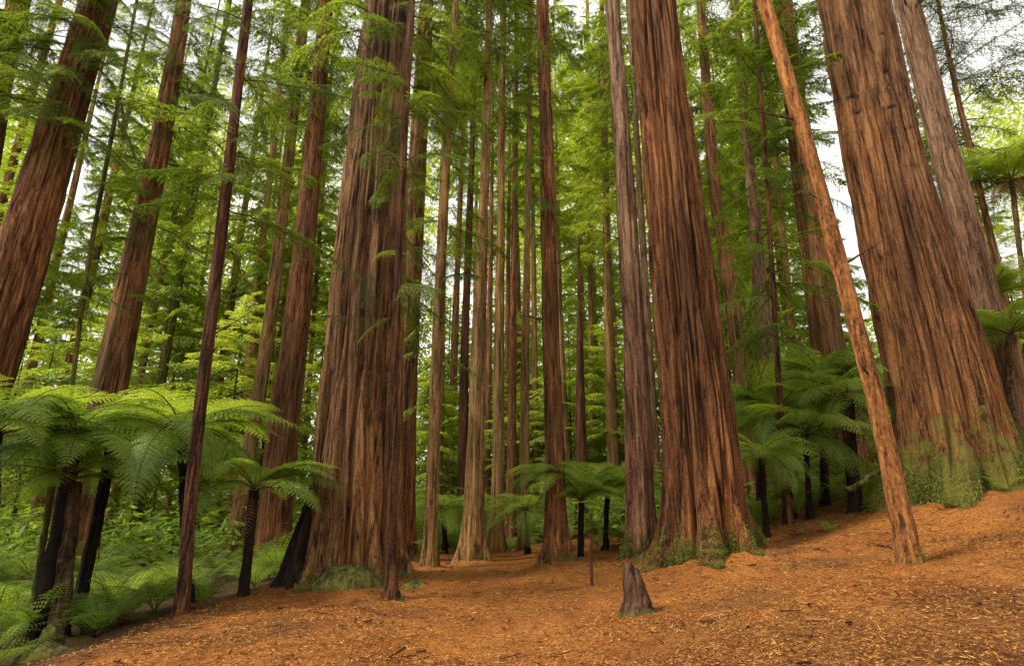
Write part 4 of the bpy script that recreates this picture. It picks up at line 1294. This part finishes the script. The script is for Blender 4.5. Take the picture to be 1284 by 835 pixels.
Yp = ground_hit(742, 734)
xp = at_depth(742, 734, Yp)[0]
xq, _, zq, _ = at_depth(741, 668, Yp)
stick('wooden_stake', 'thin dark upright stake right of the central redwood foot', 'stake', [(xp, Yp, float(terrain(xp, Yp)) - 0.15), (xp, Yp, (zq + float(terrain(xp, Yp))) / 2), (xq, Yp, zq)], [0.028, 0.026, 0.024], B_DARK, wob=0.004)
Yl = 11.8
la, lb = at_depth(1058, 616, Yl), at_depth(1108, 590, Yl - 0.3)
stick('fallen_log', 'mossy fallen branch lying behind the leaning orange tree', 'log', [la[:3], lb[:3]], [0.06, 0.05], B_MOSSY, seed=3)
for (p, q, r, sd_, lab) in (((118, 800), (160, 778), 0.03, 5, 'pale fallen stick at the lower left path edge'), ((1128, 690), (1095, 684), 0.02, 6, 'short dark twig just left of leaning orange tree foot'),
                            ((395, 741), (362, 752), 0.015, 7, 'thin twig on the path edge before the giant flared base'), ((1000, 687), (1040, 692), 0.018, 8, 'short dark stick on the slope right of the dark red redwood')):
    pa, pb = [], []
    Ya, Yb = ground_hit(*p), ground_hit(*q)
    xa, xb = at_depth(p[0], p[1], Ya)[0], at_depth(q[0], q[1], Yb)[0]
    stick('fallen_stick', lab, 'stick', [(xa, Ya, float(terrain(xa, Ya)) + r), (xb, Yb, float(terrain(xb, Yb)) + r)], [r, r * 0.6], B_STUMP, 6, sd_, 0.01)

# mossy lump in the bottom left corner
Ym = ground_hit(48, 826)
xm = at_depth(48, 826, Ym)[0]
mo = thing('mossy_stump', 'low yellow green mossy stump in the bottom left corner', 'stump', (xm, Ym + 0.1, float(terrain(xm, Ym + 0.1))))
link('stump_body', mound_mesh('stump_body', 0.33, 0.24, 0.2, M_MOUND, 5), mo)
link('root', mound_mesh('root', 0.13, 0.13, 0.36, M_MOUND, 6), mo, (-0.14, 0.2, 0))

# ------------------------------------------------------------------ trees further back
bgr = np.random.default_rng(9)
placed = []


def far_tree(x, y, h, r, mat, variants, cz, sxy, sz, label, group, light=False):
    g = float(terrain(x, y))
    root = thing('redwood_tree' if not light else 'young_tree', label, 'tree', (x, y, g), group)
    ln = bgr.normal(0, 0.012)
    me = trunk_mesh('trunk', [0, h * 0.5, h], [0, ln * h * 0.5, ln * h], [0, 0, 0], [r, r * 0.7, r * 0.15], mat, nth=14, dz=1.5, furrow=0.015, freq=5, flare=0.3, flare_h=0.6, seed=int(bgr.integers(1000)))
    link('trunk', me, root)
    link('crown', variants[bgr.integers(len(variants))], root, (0, 0, cz), (0, 0, bgr.random() * 6.28), (sxy, sxy, sz))


spots = []
# photo column, distance
for (px, Y) in ((20, 30), (70, 27), (110, 36), (150, 26), (190, 33), (232, 40), (262, 28), (300, 36), (335, 31), (362, 27), (398, 40), (430, 33), (470, 38), (545, 27), (560, 34),
                (576, 38), (605, 42), (618, 30), (634, 36), (655, 40), (672, 33), (705, 41), (716, 28), (735, 36), (755, 42), (780, 34), (800, 28), (870, 36), (905, 29), (925, 40), (950, 34),
                (985, 40), (1010, 31), (1060, 38), (1215, 33), (1275, 38), (-30, 26), (1310, 44)):
    spots.append((px + bgr.normal(0, 5), Y + bgr.normal(0, 1.0)))
for (px, Y) in spots:
    x = (px - CX) / F * Y * 0.98
    h = min(bgr.uniform(30, 40), Y * 1.12 + 3)
    mid = 520 < px < 800
    cz = bgr.uniform(17, 22) if mid else bgr.uniform(6, 14)
    if px > 1150:
        cz = 15
    far_tree(x, Y, h, bgr.uniform(0.2, 0.34), B_PALE if bgr.random() < 0.65 else B_MID, CROWN_FAR, cz, bgr.uniform(0.35, 0.55) if mid else bgr.uniform(0.5, 0.8), (h - cz) / 26.0,
             'slender far redwood with feathery green crown among the distant trees', 'slender redwoods in the distance')
for (px, Y, h) in ((35, 24, 9), (120, 22, 10), (205, 28, 14), (285, 24, 11), (330, 30, 15), (395, 25, 12), (548, 27, 8), (590, 33, 12), (640, 30, 8), (668, 36, 15), (715, 30, 10), (750, 34, 15), (775, 27, 9),
                   (880, 25, 11), (925, 28, 13), (960, 25, 9), (1005, 27, 12), (560, 38, 17), (690, 41, 19), (735, 40, 18), (1290, 30, 11), (1232, 34, 12), (1262, 27, 9), (610, 40, 18), (5, 30, 14),
                   (575, 43, 16), (650, 43, 18), (790, 40, 17), (60, 33, 17), (160, 36, 18), (250, 36, 18), (310, 40, 19), (440, 40, 17), (850, 40, 18), (900, 36, 16), (970, 36, 15), (1320, 26, 10), (1078, 27, 12), (1058, 32, 14), (1240, 24, 7)):
    Y = Y + bgr.normal(0, 0.8)
    x = (px - CX) / F * Y * 0.98
    h = h * bgr.uniform(0.9, 1.15)
    cz = bgr.uniform(0.6, 1.8)
    far_tree(x, Y, h, 0.09, B_MOSSY, CROWN_LT, cz, bgr.uniform(0.5, 0.85), (h - cz) / 16.0,
             'light green young leafy tree in the understorey behind the big trunks', 'young leafy understorey trees', True)


# far-off wood that closes the view
def far_wood():
    rg = np.random.default_rng(33)
    b = Bag()
    N = 13000
    px = rg.uniform(-250, 1534, N)
    Y = rg.uniform(44, 64, N)
    x = (px - CX) / F * Y * 0.98
    z = rg.random(N) ** 1.25 * 44 - 0.5
    nz = fbm(px * 0.012, Y * 0.02, z * 0.09, 4, 3)
    keep = (nz > 0.22 + 0.0065 * z) & ~((px > 1020) & (z > 11) & (nz < 0.56))
    x, Y, z = x[keep], Y[keep], z[keep]
    n = len(x)
    m = 38
    C = np.stack([x, Y, z + terrain(x, Y)], -1)
    P = C[:, None] + rg.normal(0, 1, (n, m, 3)) * np.array([1.2, 1.2, 0.75])
    d = unit(rg.normal(0, 1, (n, m, 3)) * np.array([1, 1, 0.5]) + np.array([0, 0, -0.2]))
    s = unit(np.cross(d, rg.normal(0, 0.6, (n, m, 3)) + np.array([0, 0, 1.0])))
    L = 0.35 + 0.4 * rg.random((n, m))
    b.quads(kites(P.reshape(-1, 3), d.reshape(-1, 3), s.reshape(-1, 3), L.ravel(), (L * 0.42).ravel()))
    o = link('distant_wood', b.mesh('distant_wood', [LEAF_LIGHT]))
    tag(o, 'light green mass of far-off forest foliage behind all the trunks', 'foliage', kind='stuff')


far_wood()


# low green cover between the trunks at the back
def undergrowth():
    rg = np.random.default_rng(34)
    N = 2400
    px = rg.uniform(-150, 1434, N)
    Y = rg.uniform(19, 46, N)
    x = (px - CX) / F * Y * 0.98
    keep = ~((np.abs(x) < 1.5) & (Y < 21))
    x, Y = x[keep], Y[keep]
    n, m = len(x), 40
    h = 0.5 + 1.3 * rg.random(n)
    C = np.stack([x, Y, terrain(x, Y) + 0.2], -1)
    P = C[:, None] + rg.normal(0, 1, (n, m, 3)) * np.array([0.7, 0.7, 0.1])
    P[..., 2] += rg.random((n, m)) * h[:, None]
    d = unit(rg.normal(0, 1, (n, m, 3)) * np.array([1, 1, 0.35]) + np.array([0, 0, 0.1]))
    s = unit(np.cross(d, rg.normal(0, 0.4, (n, m, 3)) + np.array([0, 0, 1.0])))
    L = 0.22 + 0.3 * rg.random((n, m))
    b = Bag()
    b.quads(kites(P.reshape(-1, 3), d.reshape(-1, 3), s.reshape(-1, 3), L.ravel(), (L * 0.3).ravel()))
    o = link('undergrowth', b.mesh('undergrowth', [FERN_LOW]))
    tag(o, 'low green undergrowth covering the ground between the far trunks', 'undergrowth', kind='stuff')


undergrowth()
